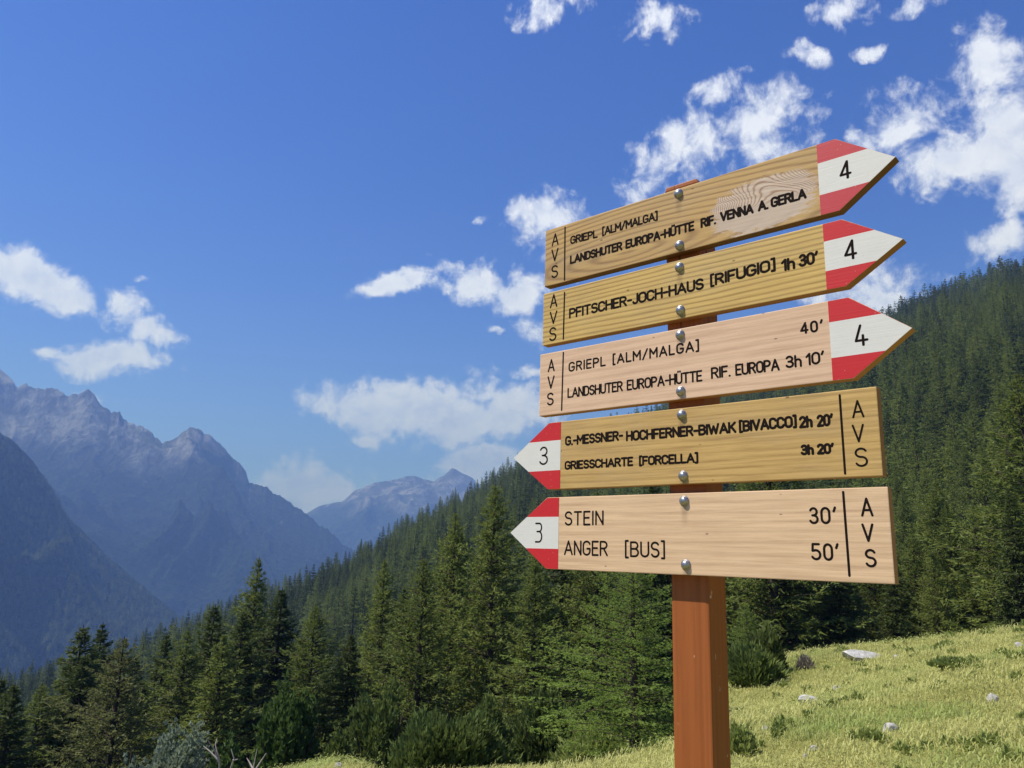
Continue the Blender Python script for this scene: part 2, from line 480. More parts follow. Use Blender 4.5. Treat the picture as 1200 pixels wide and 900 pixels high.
M_BARK, n = material('conifer_bark'); P = n.node('ShaderNodeTexCoord').outputs['Object']
finish(n, n.mix(n.noise(n.v('MULTIPLY', P, (6, 6, 1.5)), 3, 5), (0.035, 0.026, 0.02), (0.11, 0.085, 0.065)), 0.95, spec=0.05)
M_DEAD, n = material('bleached_dead_wood'); P = n.node('ShaderNodeTexCoord').outputs['Object']
finish(n, n.mix(n.noise(P, 8, 4), (0.30, 0.25, 0.21), (0.52, 0.46, 0.41)), 0.9, spec=0.05)


def sprays(c, d, L, wd, tint, rng, k=3, fan=0.5):
    """ragged tufts: k slender triangles fanning out from each centre c along d"""
    n = len(c)
    V = np.zeros((n, k, 3, 3)); T = np.repeat(tint[:, None], k * 3, 1)
    for j in range(k):
        dj = d + rng.normal(0, fan, (n, 3)); dj /= np.linalg.norm(dj, axis=1)[:, None] + 1e-9
        s = np.cross(dj, rng.normal(0, 1, (n, 3))); s /= np.linalg.norm(s, axis=1)[:, None] + 1e-9
        l = (L * rng.uniform(0.7, 1.25, n))[:, None]; w = (wd * rng.uniform(0.7, 1.3, n))[:, None]
        b = c + rng.normal(0, 0.12, (n, 3)) * l
        V[:, j, 0] = b - s * w; V[:, j, 1] = b + s * w; V[:, j, 2] = b + dj * l
    return V.reshape(-1, 3), np.arange(n * k * 3).reshape(-1, 3), T.ravel()


def tube(path, rad, ns=6):
    path = np.asarray(path, float); n = len(path); V = []
    for i in range(n):
        t = path[min(i + 1, n - 1)] - path[max(i - 1, 0)]; t = t / (np.linalg.norm(t) + 1e-9)
        u = np.cross(t, (0.31, 0.9, 0.22)); u /= np.linalg.norm(u) + 1e-9; v_ = np.cross(t, u)
        for k in range(ns):
            a = 2 * pi * k / ns; V.append(path[i] + rad[i] * (cos(a) * u + sin(a) * v_))
    F = [[i * ns + k, i * ns + (k + 1) % ns, (i + 1) * ns + (k + 1) % ns, (i + 1) * ns + k] for i in range(n - 1) for k in range(ns)]
    return np.array(V), np.array(F)


def conifer(name, kind, seed, whorls=34, nb=7, dens=1.0, size=1.0, leaf=None, wide=1.0, base=0.06, k=3, limbs=True):
    """unit tree 20 m tall; returns crown mesh, trunk mesh"""
    rng = np.random.default_rng(seed); H = 20.0
    larch = kind == 'larch'
    C, D, T, LL = [], [], [], []
    TV, TF = tube([(0, 0, -1.0), (0.03, 0.0, H * .3), (-0.04, 0.03, H * .65), (0, 0, H)], [0.30, 0.22, 0.12, 0.015], 8)
    tv, tf, off = [TV], [TF], len(TV)
    phi = rng.uniform(0, 6.28); ph0 = rng.uniform(0, 6.28); wob_ = rng.uniform(-1, 1, 12); wob_[10:] = -.3
    for i in range(whorls):
        s = (i + rng.uniform(-.5, .5) * (1 - .6 * i / whorls)) / whorls; s = min(max(s, 0), 0.985); s = 1 - (1 - s) ** 1.12
        zb = H * (base + (1 - base) * s)
        prof = (1 - s) ** (0.86 if larch else 0.84) * (1.0 - 0.25 * max(0, 0.16 - s) / 0.16)
        R = wide * (4.9 if larch else 4.3) * prof + 0.04
        nbi = max(3, int(round(nb * (0.8 + 0.2 * (1 - s)))))
        for b in range(nbi):
            phi += 2.399 + rng.uniform(-.35, .35)
            L = R * rng.uniform(0.55, 1.15) * (1 + .16 * sin(phi + ph0)) * (1 + .16 * float(np.interp(s * 12, range(12), wob_)))
            if rng.random() < 0.06: L *= 1.25
            zb = H * (base + (1 - base) * s) + rng.uniform(-.35, .35) * (1 - s)
            rise = (0.32 if larch else 0.10) + (0.5 if larch else .34) * s ** 1.5 + rng.uniform(-.12, .12); droop = (0.42 if larch else 0.55) * (1 - s) + rng.uniform(-.08, .1)
            dirv = np.array([cos(phi), sin(phi), 0]); lat = np.array([-sin(phi), cos(phi), 0])
            ns = max(5, int(dens * (7 + 12 * L / 3.0)))
            u = rng.uniform(0.10, 1, ns) ** 0.8
            side = rng.uniform(-1, 1, ns) * (0.05 + 0.42 * (1 - u) ** 0.8 * np.clip(u * 3, 0, 1)) * L * (1.0 if not larch else .9)
            hang = -np.abs(rng.normal(0, 0.10 if not larch else 0.14, ns)) - 0.25 * np.abs(side)
            pos = dirv * (u * L)[:, None] + lat * side[:, None]
            pos[:, 2] += zb + rise * u * L - droop * L * u ** 2 + 0.16 * L * u ** 5 + hang
            dd = dirv * (0.75) + lat * (np.sign(side) * 0.55)[:, None]; dd[:, 2] += rise - 2 * droop * u - (0.15 if not larch else 0.0)
            C.append(pos); D.append(dd)
            bt = rng.uniform(-.16, .16)
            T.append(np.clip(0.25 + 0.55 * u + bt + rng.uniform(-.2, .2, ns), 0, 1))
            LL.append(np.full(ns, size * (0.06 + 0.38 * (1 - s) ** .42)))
            if limbs and L > 0.7 and rng.random() < .8:
                P_ = [dirv * L * q_ + np.array([0, 0, zb + rise * q_ * L - droop * L * q_ ** 2]) for q_ in (0, .4, .85)]
                V_, F_ = tube(P_, [0.045, 0.03, 0.008], 3); tv.append(V_); tf.append(F_ + off); off += len(V_)
    C = np.concatenate(C); D = np.concatenate(D); T = np.concatenate(T); LL = np.concatenate(LL)
    V, F, TT = sprays(C, D, LL * (1.15 if not larch else 1.0), LL * (0.20 if not larch else 0.17), T, rng, k, 0.40 if not larch else 0.65)
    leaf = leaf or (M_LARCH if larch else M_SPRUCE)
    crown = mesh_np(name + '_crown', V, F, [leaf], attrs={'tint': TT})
    trunk = mesh_np(name + '_trunk', np.concatenate(tv), np.concatenate(tf), [M_BARK], smooth=True)
    return crown, trunk, (V, F, TT, np.concatenate(tv), np.concatenate(tf), leaf)


def merged(name, parts):
    V, F, T, tv, tf, leaf = parts
    me = mesh_np(name, np.concatenate([V, tv]), [F, tf + len(V)], [leaf, M_BARK], np.concatenate([np.zeros(len(F)), np.ones(len(tf))]),
                 attrs={'tint': np.concatenate([T, np.zeros(len(tv))])})
    return me


PROTO = {}
for i in range(3):
    PROTO['spruce', i] = conifer('spruce', 'spruce', 11 + i, 50, 9, 1.5, .85, wide=[1.0, .88, 1.1][i])
    PROTO['larch', i] = conifer('larch', 'larch', 31 + i, 48, 8, 1.6, 0.8, wide=[1.0, .85, 1.12][i], base=.05)
PROTO['pale', 0] = conifer('pale_larch', 'larch', 51, 36, 8, 1.6, 0.9, leaf=M_PALE, wide=1.25, base=.04)
PROTO['young', 0] = conifer('young_larch', 'larch', 61, 34, 7, 3.4, 0.42, leaf=M_YOUNG, wide=1.35, base=.07, k=4)
MID = [merged('spruce_tree', conifer('m', 'spruce', 71, 27, 6, 0.8, 1.35, limbs=False)[2]), merged('spruce_tree', conifer('m', 'spruce', 72, 27, 6, 0.8, 1.35, wide=.9, limbs=False)[2]),
       merged('larch_tree', conifer('m', 'larch', 73, 26, 6, 0.8, 1.4, limbs=False)[2]), merged('larch_tree', conifer('m', 'larch', 74, 26, 6, 0.8, 1.4, wide=.85, limbs=False)[2])]
FAR = [merged('far_spruce', conifer('f', 'spruce', 81, 12, 5, 0.30, 3.4, wide=1.1, k=2, limbs=False)[2]), merged('far_larch', conifer('f', 'larch', 82, 12, 5, 0.32, 3.4, wide=1.0, k=2, limbs=False)[2])]


def tree(species, var, px, py, r, label, group=None, wide=1.0, name=None):
    d = ray(px, py); hx = math.hypot(d[0], d[1]); x, y = d[0] / hx * r, d[1] / hx * r
    zb = float(hgt(x, y)); zt = EYE + d[2] / hx * r
    h = zt - zb; s = h / 20.0
    crown, trunk, _ = PROTO[species, var]
    nm = name or {'spruce': 'spruce_tree', 'larch': 'larch_tree', 'pale': 'larch_tree', 'young': 'larch_tree'}[species]
    e = link(nm, None, None, (x, y, zb), (0, 0, random.uniform(0, 6.28)), label=label, category='tree')
    e.scale = (s * wide * 1.22, s * wide * 1.22, s)
    if group: e['group'] = group
    link('crown', crown, e); link('trunk', trunk, e)
    e.empty_display_size = 0.5
    return x, y, h


random.seed(5)
G1 = 'single conifers standing along the near edge of the forest'
HAND = [
    ('spruce', 2, 98, 732, 78, 'dark spruce left of the pale yellow larch, taller and blacker of two', 1.2),
    ('spruce', 1, 121, 729, 92, 'slim dark spruce rising just behind the pale yellow larch', 1.0),
    ('spruce', 0, 18, 800, 60, 'dark spruce at the left edge of the photograph', 1.2),
    ('larch', 0, 50, 800, 74, 'green larch between the edge spruce and the tall dark spruce', 1.2),
    ('pale', 0, 146, 745, 66, 'pale yellow-green larch in front of the two dark spruces', 1.15),
    ('larch', 2, 221, 738, 72, 'bright green pointed larch above the silvery willow bush', 1.15),
    ('spruce', 1, 196, 742, 95, 'narrow dark spruce between the yellow larch and bright green larch', 1.0),
    ('larch', 1, 263, 742, 66, 'broad soft green larch behind the bleached dead branches', 1.45),
    ('larch', 1, 304, 653, 84, 'tall slender larch standing out against the blue valley', 0.95),
    ('spruce', 0, 331, 688, 80, 'black-green spruce just right of the tall slender larch', 1.1),
    ('larch', 0, 370, 708, 64, 'mid-green larch left of the narrow pointed larch', 1.2),
    ('spruce', 2, 412, 742, 70, 'dark spruce filling the gap between two green larches', 1.1),
    ('larch', 1, 451, 655, 84, 'narrow pointed larch on the slope, left of the central larches', 0.95),
    ('spruce', 1, 474, 688, 76, 'dark spruce between the narrow larch and the central larches', 1.1),
    ('larch', 0, 497, 652, 70, 'leftmost of the big central larches above the round pine bush', 1.0),
    ('larch', 2, 534, 600, 82, 'second of the big central larches, its top on the far slope', 0.95),
    ('larch', 0, 581, 566, 74, 'tallest central larch, left of the signboards', 0.98),
    ('larch', 1, 628, 640, 66, 'larch just right of the tallest one, under the lowest arrow tip', 1.1),
    ('spruce', 0, 660, 590, 78, 'dark spruce below the left ends of the signboards', 1.0),
    ('larch', 2, 700, 575, 72, 'green larch seen through under the lowest signboard', 1.0),
    ('spruce', 1, 765, 560, 78, 'dark spruce directly behind the wooden post', 1.0),
    ('spruce', 2, 905, 560, 68, 'dark spruce right of the post behind the drooping bush', 1.0),
    ('larch', 0, 868, 560, 80, 'larch behind the right side of the post', 1.0),
    ('larch', 1, 960, 580, 78, 'green larch behind the flat white boulder', 1.1),
    ('larch', 2, 1018, 600, 74, 'wide larch under the right end of the lowest signboard', 1.0),
    ('spruce', 0, 1046, 655, 66, 'short dark spruce at the meadow rim right of the boulder', 1.0),
    ('larch', 1, 1096, 560, 82, 'tall larch at the meadow rim beyond the signboard ends', 1.1),
    ('larch', 0, 1140, 590, 70, 'spreading larch at the meadow rim, second from the right edge', 1.15),
    ('spruce', 1, 1172, 560, 88, 'spruce behind the meadow rim near the right edge', 1.1),
    ('larch', 2, 1196, 600, 72, 'larch at the meadow rim cut by the right edge', 1.1),
]
hand_xy = []
for sp, v_, px, py, r, lab, wd in HAND:
    r *= np.interp(px, [0, 350, 450, 720, 830, 900], [.85, .8, .68, .68, .8, 1])
    x, y, h = tree(sp, v_, px, py, r, lab, G1, wd); hand_xy.append((x, y))
x, y, h = tree('young', 0, 742, 640, 14.5, 'nearest young larch with fine twigs, left of the wooden post', None, 1.5)
hand_xy.append((x, y))
x, y, h = tree('young', 0, 874, 706, 25, 'small drooping larch sapling in shade right of the post', None, 1.2)
hand_xy = np.array(hand_xy)

# forest fill -----------------------------------------------------------
rng = np.random.default_rng(3)
sk_px = np.array([p[0] for p in HILL_SKY], float); sk_py = np.array([p[1] for p in HILL_SKY], float)


def project(x, y, z):
    P = np.stack([x, y, z - EYE], -1)
    dpt = P @ FW
    return 600 + FPX * (P @ RT) / dpt, 450 - FPX * (P @ UP) / dpt


pts = []
for r0, r1, s in ((58, 200, 5.0), (200, 520, 7.0), (520, 1100, 7.6)):
    gx = np.arange(-r1, r1, s); xx, yy = np.meshgrid(gx, np.arange(0, r1, s)); xx = xx.ravel() + rng.uniform(-.42, .42, xx.size) * s; yy = yy.ravel() + rng.uniform(-.42, .42, yy.size) * s
    rr = np.hypot(xx, yy); aa = np.arctan2(xx, yy)
    ok = (rr >= r0) & (rr < r1) & (np.abs(aa) < radians(43)) & (rr < np.interp(aa, RAZ, RR) + 60)
    pts.append(np.stack([xx[ok], yy[ok]], -1))
# a rim of bushes and young trees right behind the meadow crest
pts = np.concatenate(pts)
r_ = np.hypot(pts[:, 0], pts[:, 1])
a_ = np.degrees(np.arctan2(pts[:, 0], pts[:, 1]))
pz = hgt(pts[:, 0], pts[:, 1])
hh = rng.normal(19.0, 5.2, len(pts)).clip(7, 30) * (1 + 0.18 * fbm(pts[:, 0] / 60, pts[:, 1] / 60, 2))
hh *= np.interp(r_, [0, 90, 200, 2000], [0.9, .95, 1.0, 1.0])
px_, py_ = project(pts[:, 0], pts[:, 1], pz + hh)
lim = np.interp(px_, sk_px, sk_py)
over = lim - py_ - 15                           # px above the ridge line
hh = np.where(over > 0, hh - over / FPX * r_, hh)
keep = (hh > 5)
larchness = fbm(pts[:, 0] / 90 + 5, pts[:, 1] / 90, 3) + np.interp(r_, [0, 300, 900], [0.28, 0.25, -0.10]) + rng.normal(0, .25, len(pts))
is_l = larchness > 0.05
pts, r_, a_, pz, hh, is_l = pts[keep], r_[keep], a_[keep], pz[keep], hh[keep], is_l[keep]
size = hh / r_
vis = np.abs(a_) < 36
order = np.argsort(-(size * vis))
NIND = 262
ind = order[:NIND]; rest = order[NIND:]
ipx, ipy = project(pts[:, 0], pts[:, 1], pz + hh)
ZL = [(-999, 110, 'left of the two dark spruces'), (110, 230, 'around the pale yellow larch'), (230, 345, 'around the tall slender larch'), (345, 470, 'below the valley notch'),
      (470, 600, 'just left of the arrow tips'), (600, 720, 'beneath the left half of the signboards'), (720, 860, 'beside the wooden post'), (860, 960, 'between post and flat white boulder'),
      (960, 1060, 'above the flat white boulder'), (1060, 1130, 'right of the signboard ends'), (1130, 9999, 'close to the right edge')]
BL = [(-999, 600, 'high'), (600, 680, 'midway'), (680, 740, 'low'), (740, 9999, 'lowest')]
IND = {}; members = {}
for i in ind:
    x, y = pts[i]
    zone = [z for a0, a1, z in ZL if a0 <= ipx[i] < a1][0]; band = [z for a0, a1, z in BL if a0 <= ipy[i] < a1][0]
    if is_l[i]:
        k = int(rng.integers(2)) + 2; lab = 'lighter green larch %s in the crowded forest ' % band + zone; nm = 'larch_tree'; gp = 'larches %s in the forest ' % band + zone
    else:
        k = int(rng.integers(2)); lab = 'dark spruce %s in the crowded forest ' % band + zone; nm = 'spruce_tree'; gp = 'spruces %s in the forest ' % band + zone
    members.setdefault(lab, []).append((ipx[i], i))
    src = PROTO[('larch' if is_l[i] else 'spruce'), int(rng.integers(3))]
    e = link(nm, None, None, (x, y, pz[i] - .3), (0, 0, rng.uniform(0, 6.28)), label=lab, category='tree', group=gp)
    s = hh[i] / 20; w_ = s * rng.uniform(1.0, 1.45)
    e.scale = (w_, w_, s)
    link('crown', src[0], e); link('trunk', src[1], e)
    IND[i] = e


NUM = ['one', 'two', 'three', 'four', 'five', 'six', 'seven', 'eight']; ORD = ['leftmost', 'second', 'third', 'fourth', 'fifth', 'sixth', 'seventh', 'rightmost']
for lab, mem in members.items():
    if len(mem) > 8: continue
    mem.sort()
    for k, (_, i) in enumerate(mem):
        if len(mem) == 1: break
        w = 'rightmost' if k == len(mem) - 1 else ORD[k]
        IND[i]['label'] = '%s of %s %s' % (w, NUM[len(mem) - 1], lab.replace('lighter green larch', 'lighter larches').replace('dark spruce', 'dark spruces').replace('in the crowded forest', 'in the forest'))


def scatter(name, P3, S, idx, protos, seed, tilt=0.05, **props):
    """one object: geometry nodes put the given meshes on its points"""
    me = bpy.data.meshes.new(name); me.vertices.add(len(P3)); me.vertices.foreach_set('co', np.asarray(P3, np.float32).ravel())
    at = me.attributes.new('size', 'FLOAT_VECTOR', 'POINT'); at.data.foreach_set('vector', np.asarray(S, np.float32).ravel())
    at = me.attributes.new('which', 'INT', 'POINT'); at.data.foreach_set('value', np.asarray(idx, np.int32))
    o = link(name, me, **props)
    ng = bpy.data.node_groups.new(name, 'GeometryNodeTree')
    ng.interface.new_socket('Geometry', in_out='INPUT', socket_type='NodeSocketGeometry')
    ng.interface.new_socket('Geometry', in_out='OUTPUT', socket_type='NodeSocketGeometry')
    N = NT(ng)
    gi = N.node('NodeGroupInput'); go = N.node('NodeGroupOutput'); jn = N.node('GeometryNodeJoinGeometry')
    size_ = N.node('GeometryNodeInputNamedAttribute', data_type='FLOAT_VECTOR'); size_.inputs[0].default_value = 'size'
    wh = N.node('GeometryNodeInputNamedAttribute', data_type='INT'); wh.inputs[0].default_value = 'which'
    rv = N.node('FunctionNodeRandomValue', data_type='FLOAT_VECTOR')
    rv.inputs[0].default_value = (-tilt, -tilt, 0); rv.inputs[1].default_value = (tilt, tilt, 6.283)
    for k, pm in enumerate(protos):
        po = bpy.data.objects.new('source_' + pm.name.split('.')[0], pm)
        oi = N.node('GeometryNodeObjectInfo'); oi.inputs['Object'].default_value = po; oi.inputs['As Instance'].default_value = True
        cm = N.node('FunctionNodeCompare', data_type='INT', operation='EQUAL'); N.set(cm.inputs[2], wh.outputs[0]); cm.inputs[3].default_value = k
        ip = N.node('GeometryNodeInstanceOnPoints')
        N.set(ip.inputs['Points'], gi.outputs[0]); N.set(ip.inputs['Selection'], cm.outputs[0]); N.set(ip.inputs['Instance'], oi.outputs['Geometry'])
        N.set(ip.inputs['Rotation'], rv.outputs[0]); N.set(ip.inputs['Scale'], size_.outputs[0])
        N.l.new(ip.outputs[0], jn.inputs[0])
    N.set(go.inputs[0], jn.outputs[0])
    md = o.modifiers.new('scatter', 'NODES'); md.node_group = ng
    return o


i = rest
w_ = hh[i] / 20 * rng.uniform(1.0, 1.5, len(i)) * np.interp(r_[i], [100, 450, 700], [1.1, .95, .8])
near_ = r_[i] < 760
which = np.where(near_, np.where(is_l[i], 2, 0) + rng.integers(0, 2, len(i)), 4 + is_l[i])
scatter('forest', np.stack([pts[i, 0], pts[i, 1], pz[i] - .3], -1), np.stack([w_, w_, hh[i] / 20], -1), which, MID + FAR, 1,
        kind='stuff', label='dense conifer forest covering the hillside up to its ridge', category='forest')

# forest on the near mountain across the valley
ok = np.zeros(0)
n_t = 34000
ii = rng.integers(0, ax_.shape[0] - 1, n_t); jj = rng.integers(0, ax_.shape[1] - 30, n_t)
fu, fv = rng.random(n_t), rng.random(n_t)
def bil(A): return A[ii, jj] * (1 - fu) * (1 - fv) + A[ii + 1, jj] * fu * (1 - fv) + A[ii, jj + 1] * (1 - fu) * fv + A[ii + 1, jj + 1] * fu * fv
tx, ty, tz = bil(ax_), bil(ay_), bil(aZ)
aa = np.degrees(np.arctan2(tx, ty)); ok = (aa > -37) & (tz < 900 + rng.normal(0, 40, n_t))
tx, ty, tz = tx[ok], ty[ok], tz[ok]; sz = rng.uniform(.7, 1.3, len(tx))
scatter('mountain_forest', np.stack([tx, ty, tz - 1], -1), np.stack([sz * 1.6, sz * 1.6, sz], -1), (rng.random(len(tx)) < .3).astype(int), FAR, 2,
        kind='stuff', label='distant conifer forest covering the hazy blue mountain on the left', category='forest')


# ------------------------------------------------------------------ bushes, herbs, grass
def bush(name, mat, seed, n=900, rx=1, ry=1, rz=0.7, L=0.16, up=0.8, w=0.22, k=4, lumps=11):
    rng = np.random.default_rng(seed)
    th = rng.uniform(0, 2 * pi, n); cz = rng.uniform(0, 1, n) ** .8; rr_ = np.sqrt(1 - cz ** 2) * rng.uniform(0.72, 1.0, n)
    d = np.stack([np.cos(th) * rr_, np.sin(th) * rr_, cz * rng.uniform(.7, 1, n)], -1)
    lc = rng.normal(0, 1, (lumps, 3)); lc[:, 2] = abs(lc[:, 2]); lc /= np.linalg.norm(lc, axis=1)[:, None]
    bumpy = (np.exp(-((d[:, None] - lc[None]) ** 2).sum(-1) * 6)).max(1)
    p = d * (0.64 + 0.56 * bumpy)[:, None] * (1 + rng.normal(0, .05, n))[:, None] * np.array([rx, ry, rz])
    dd = d * 0.7; dd[:, 2] += up
    V, F, T = sprays(p, dd, np.full(n, L), np.full(n, L * w), np.clip(0.3 + .5 * bumpy + rng.uniform(-.35, .3, n), 0, 1), rng, k, 0.4)
    return mesh_np(name, V, F, [mat], attrs={'tint': T})


def stems(name, n, rx, ry, rz, rad, seed, mat=None):
    rng = np.random.default_rng(seed); V, F, off = [], [], 0
    for i in range(n):
        a = rng.uniform(0, 6.28); e = np.array([cos(a) * rx * .7, sin(a) * ry * .7, rz * rng.uniform(.5, .85)])
        v, f = tube([(0, 0, -.05), e * (.5, .5, .45) + rng.normal(0, .04 * rz, 3), e], [rad, rad * .7, rad * .2], 5); V.append(v); F.append(f + off); off += len(v)
    return mesh_np(name, np.concatenate(V), np.concatenate(F), [mat or M_BARK], smooth=True)


def place_bush(px, py, wpx, hpx, r, mat, label, seed, L, name='mountain_pine', n=1400, w=0.22, group=None, cat='bush', k=4, cap=2.4):
    """px, py: bottom centre in the photograph, r: about how far off it grows"""
    if py < 900:
        rg = ground_at(px, py, 3, 80)[3]
        if 3.1 < rg <= 1.3 * r: r = max(rg, r * .7)
    d = ray(px, py); hx = math.hypot(d[0], d[1]); x, y = d[0] / hx * r, d[1] / hx * r
    z = float(hgt(x, y)); zp = EYE + d[2] / hx * r
    top = EYE + ray(px, py - hpx)[2] / math.hypot(*ray(px, py - hpx)[:2]) * r
    R = wpx / FPX * r / 2; Hh = max(0.12, min(top - z, cap * hpx / FPX * r))
    e = link(name, None, None, (x, y, z), (0, 0, random.uniform(0, 6)), label=label, category=cat)
    if group: e['group'] = group
    link('foliage', bush('foliage', mat, seed, n, R * .95, R * .95, Hh * .92, L, w=w, k=k), e)
    link('stems', stems('stems', 7, R, R, Hh, max(.012, Hh * .018), seed), e)
    return x, y


G2 = 'low mountain pines at the edge of the meadow'
place_bush(515, 893, 158, 62, 19, M_DPINE, 'large rounded mountain pine bush in front of the central larches', 1, .17, n=4200, group=G2)
place_bush(560, 850, 110, 55, 25, M_DPINE, 'mountain pine bush behind the large rounded one, under the tallest larch', 2, .2, n=2200, group=G2)
place_bush(445, 850, 80, 62, 27, M_DPINE, 'mountain pine bush left behind the large rounded one', 3, .2, n=1600, group=G2)
place_bush(645, 862, 96, 48, 24, M_DPINE, 'spreading mountain pine right of the large rounded bush', 4, .2, n=1900, group=G2)
place_bush(615, 850, 60, 40, 27, M_DPINE, 'small mountain pine squeezed between two larger bushes', 44, .2, n=1100, group=G2)
place_bush(700, 885, 84, 34, 20, M_HERB, 'low leafy shrub at the foot of the nearest young larch', 5, .16, n=1500, w=.35, name='leafy_shrub')
place_bush(880, 808, 62, 52, 27, M_DPINE, 'dark mountain pine right of the post at the meadow edge', 6, .2, n=1700, group=G2)
place_bush(900, 790, 44, 52, 29, M_SPRUCE, 'nearly black low spruce bush beside the shaded sapling', 7, .2, n=900, name='spruce_bush')
place_bush(905, 806, 20, 14, 27, M_DPINE, 'small olive cushion bush at the foot of the dark pine', 8, .12, n=300, name='cushion_bush')
place_bush(198, 905, 104, 78, 30, M_WILLOW, 'silvery grey-green willow bush among the dark trees', 9, .13, n=8000, w=.42, name='willow_bush', cap=9)
place_bush(395, 880, 30, 22, 25, M_DPINE, 'small dark juniper bush at the lower grass patch', 10, .15, n=500, name='juniper_bush')
place_bush(340, 872, 90, 62, 31, M_ALDER, 'green alder bush below the dark spruce', 11, .22, n=2600, w=.35, name='alder_bush')
place_bush(40, 905, 110, 60, 34, M_ALDER, 'green alder bush in the lower left corner', 12, .24, n=2600, w=.35, name='alder_bush')
place_bush(110, 905, 80, 50, 36, M_SPRUCE, 'dark low spruce thicket left of the willow bush', 13, .24, n=2200, name='spruce_bush')
place_bush(275, 905, 80, 45, 33, M_ALDER, 'leafy alder bush behind the bleached dead branches', 14, .2, n=2000, w=.35, name='alder_bush')
place_bush(870, 885, 30, 36, 12, M_HERB, 'leafy green herb clump beside the foot of the post', 15, .07, n=500, w=.3, name='herb_clump', cat='plant')
place_bush(944, 785, 22, 14, 24, M_THISTLE, 'greyish dry thistle clump on the meadow near the crest', 16, .12, n=120, w=.10, name='thistle_clump', cat='plant')
place_bush(1125, 790, 44, 7, 21, M_HERB, 'bright green dock patch high on the meadow', 18, .1, n=420, w=.35, name='herb_clump', cat='plant')

# grass -------------------------------------------------------------------
def tuft(seed, n, h, spread, lean, w):
    rng = np.random.default_rng(seed)
    b = np.stack([rng.normal(0, spread, n), rng.normal(0, spread, n), np.full(n, -.02)], -1)
    a = rng.uniform(0, 6.28, n); l = h * rng.uniform(.45, 1.15, n); ln = rng.uniform(.1, lean, n)
    dx = np.stack([np.cos(a), np.sin(a), np.zeros(n)], -1); s = np.stack([-np.sin(a), np.cos(a), np.zeros(n)], -1) * w
    m_ = b + dx * (l * ln * .35)[:, None] + np.array([0, 0, 1.0]) * (l * .6)[:, None]
    t = b + dx * (l * ln)[:, None] + np.array([0, 0, 1.0]) * (l * (1 - .3 * ln))[:, None]
    V = np.stack([b - s, b + s, m_ + s * .8, m_ - s * .8, t], 1).reshape(-1, 3)
    o = np.arange(n)[:, None] * 5
    T = np.repeat(np.clip(rng.normal(.45, .28, n), 0, 1), 5)
    return mesh_np('tuft', V, [np.concatenate([o, o + 1, o + 2, o + 3], 1), np.concatenate([o + 3, o + 2, o + 4], 1)], [M_GRASS], attrs={'tint': T})


tufts = [tuft(1, 34, .06, .14, 1.8, .005), tuft(2, 30, .08, .12, 1.5, .005), tuft(3, 38, .045, .15, 2.0, .0055), tuft(4, 12, .14, .08, .8, .003)]
tufts.append(bush('herb', M_HERB, 77, 26, .10, .10, .09, .05, w=.35, k=3))
N_ = 110000
aa = np.radians(rng.uniform(-44, 44, N_)); rr_ = 4.5 + (rng.random(N_) ** 0.8) * 42
gx, gy = rr_ * np.sin(aa), rr_ * np.cos(aa)
keep = rng.random(N_) < meadow_mask(gx, gy) ** 1.5
gx, gy, rr_ = gx[keep], gy[keep], rr_[keep]
patch = fbm(gx / 3, gy / 3, 3); patch2 = fbm(gx / .9 + 7, gy / .9, 3) + rng.normal(0, .2, len(gx)); wch = np.where(patch > .25, 0, np.where(patch < -.25, 2, 0))
u_ = rng.random(len(gx)); wch = np.where(u_ < .18, 1, wch); wch = np.where(u_ > .975, 3, wch); wch = np.where((patch2 < -.42) & (u_ > .40) & (u_ < .50), 4, wch); wch = np.where((patch2 > .5) & (u_ > .6), 3, wch)
s_ = rng.uniform(.7, 1.25, len(gx)) * np.interp(rr_, [4, 20, 45], [.85, 1.1, 1.5])
scatter('meadow_grass', np.stack([gx, gy, hgt(gx, gy)], -1), np.stack([s_, s_, s_ * (1 + .3 * patch)], -1), wch, tufts, 3, tilt=.2,
        kind='stuff', label='yellow-green alpine grass growing over the meadow', category='grass')


# stones --------------------------------------------------------------------
M_STONE, n = material('pale_granite'); P = n.node('ShaderNodeTexCoord').outputs['Object']
nz = n.noise(P, 6, 8, .7)
cs = n.mix(n.ramp(nz, .35, .7), (0.30, 0.29, 0.27), (0.62, 0.60, 0.57))
cs = n.mix(n.m('MULTIPLY', n.ramp(n.noise(P, 3, 4), .55, .65), .6), cs, (0.22, 0.22, 0.17))
finish(n, cs, .9, bump=nz, bump_dist=.02, spec=.15)


def stone(px, py, wpx, hpx, label, seed, asp=.7):
    x, y, z, r = ground_at(px, py)
    w = wpx / FPX * r; h = max(hpx / FPX * r * 1.3, w * .22)
    import bmesh
    rng = np.random.default_rng(seed); bm = bmesh.new(); bmesh.ops.create_icosphere(bm, subdivisions=3, radius=1)
    off = rng.uniform(0, 50)
    cut = [(rng.normal(0, 1, 3), rng.uniform(.55, .85)) for _ in range(8)]
    for v in bm.verts:
        c = np.array(v.co)
        for nrm, dd in cut:
            nn = nrm / np.linalg.norm(nrm); e_ = c @ nn
            if e_ > dd: c = c - nn * (e_ - dd)
        c *= 1 + .10 * float(fbm(c[0] * 1.5 + off, c[1] * 1.5 + c[2], 3))
        v.co = (c[0] * w / 2, c[1] * w / 2 * asp, c[2] * h * .62 + h * .12)
    me = bpy.data.meshes.new('boulder'); bm.to_mesh(me); bm.free(); me.materials.append(M_STONE)
    link('boulder' if w > .8 else 'stone', me, None, (x, y, z), (0, 0, rng.uniform(-.3, .3)), label=label, category='boulder' if w > .8 else 'stone', group='pale stones lying in the meadow')


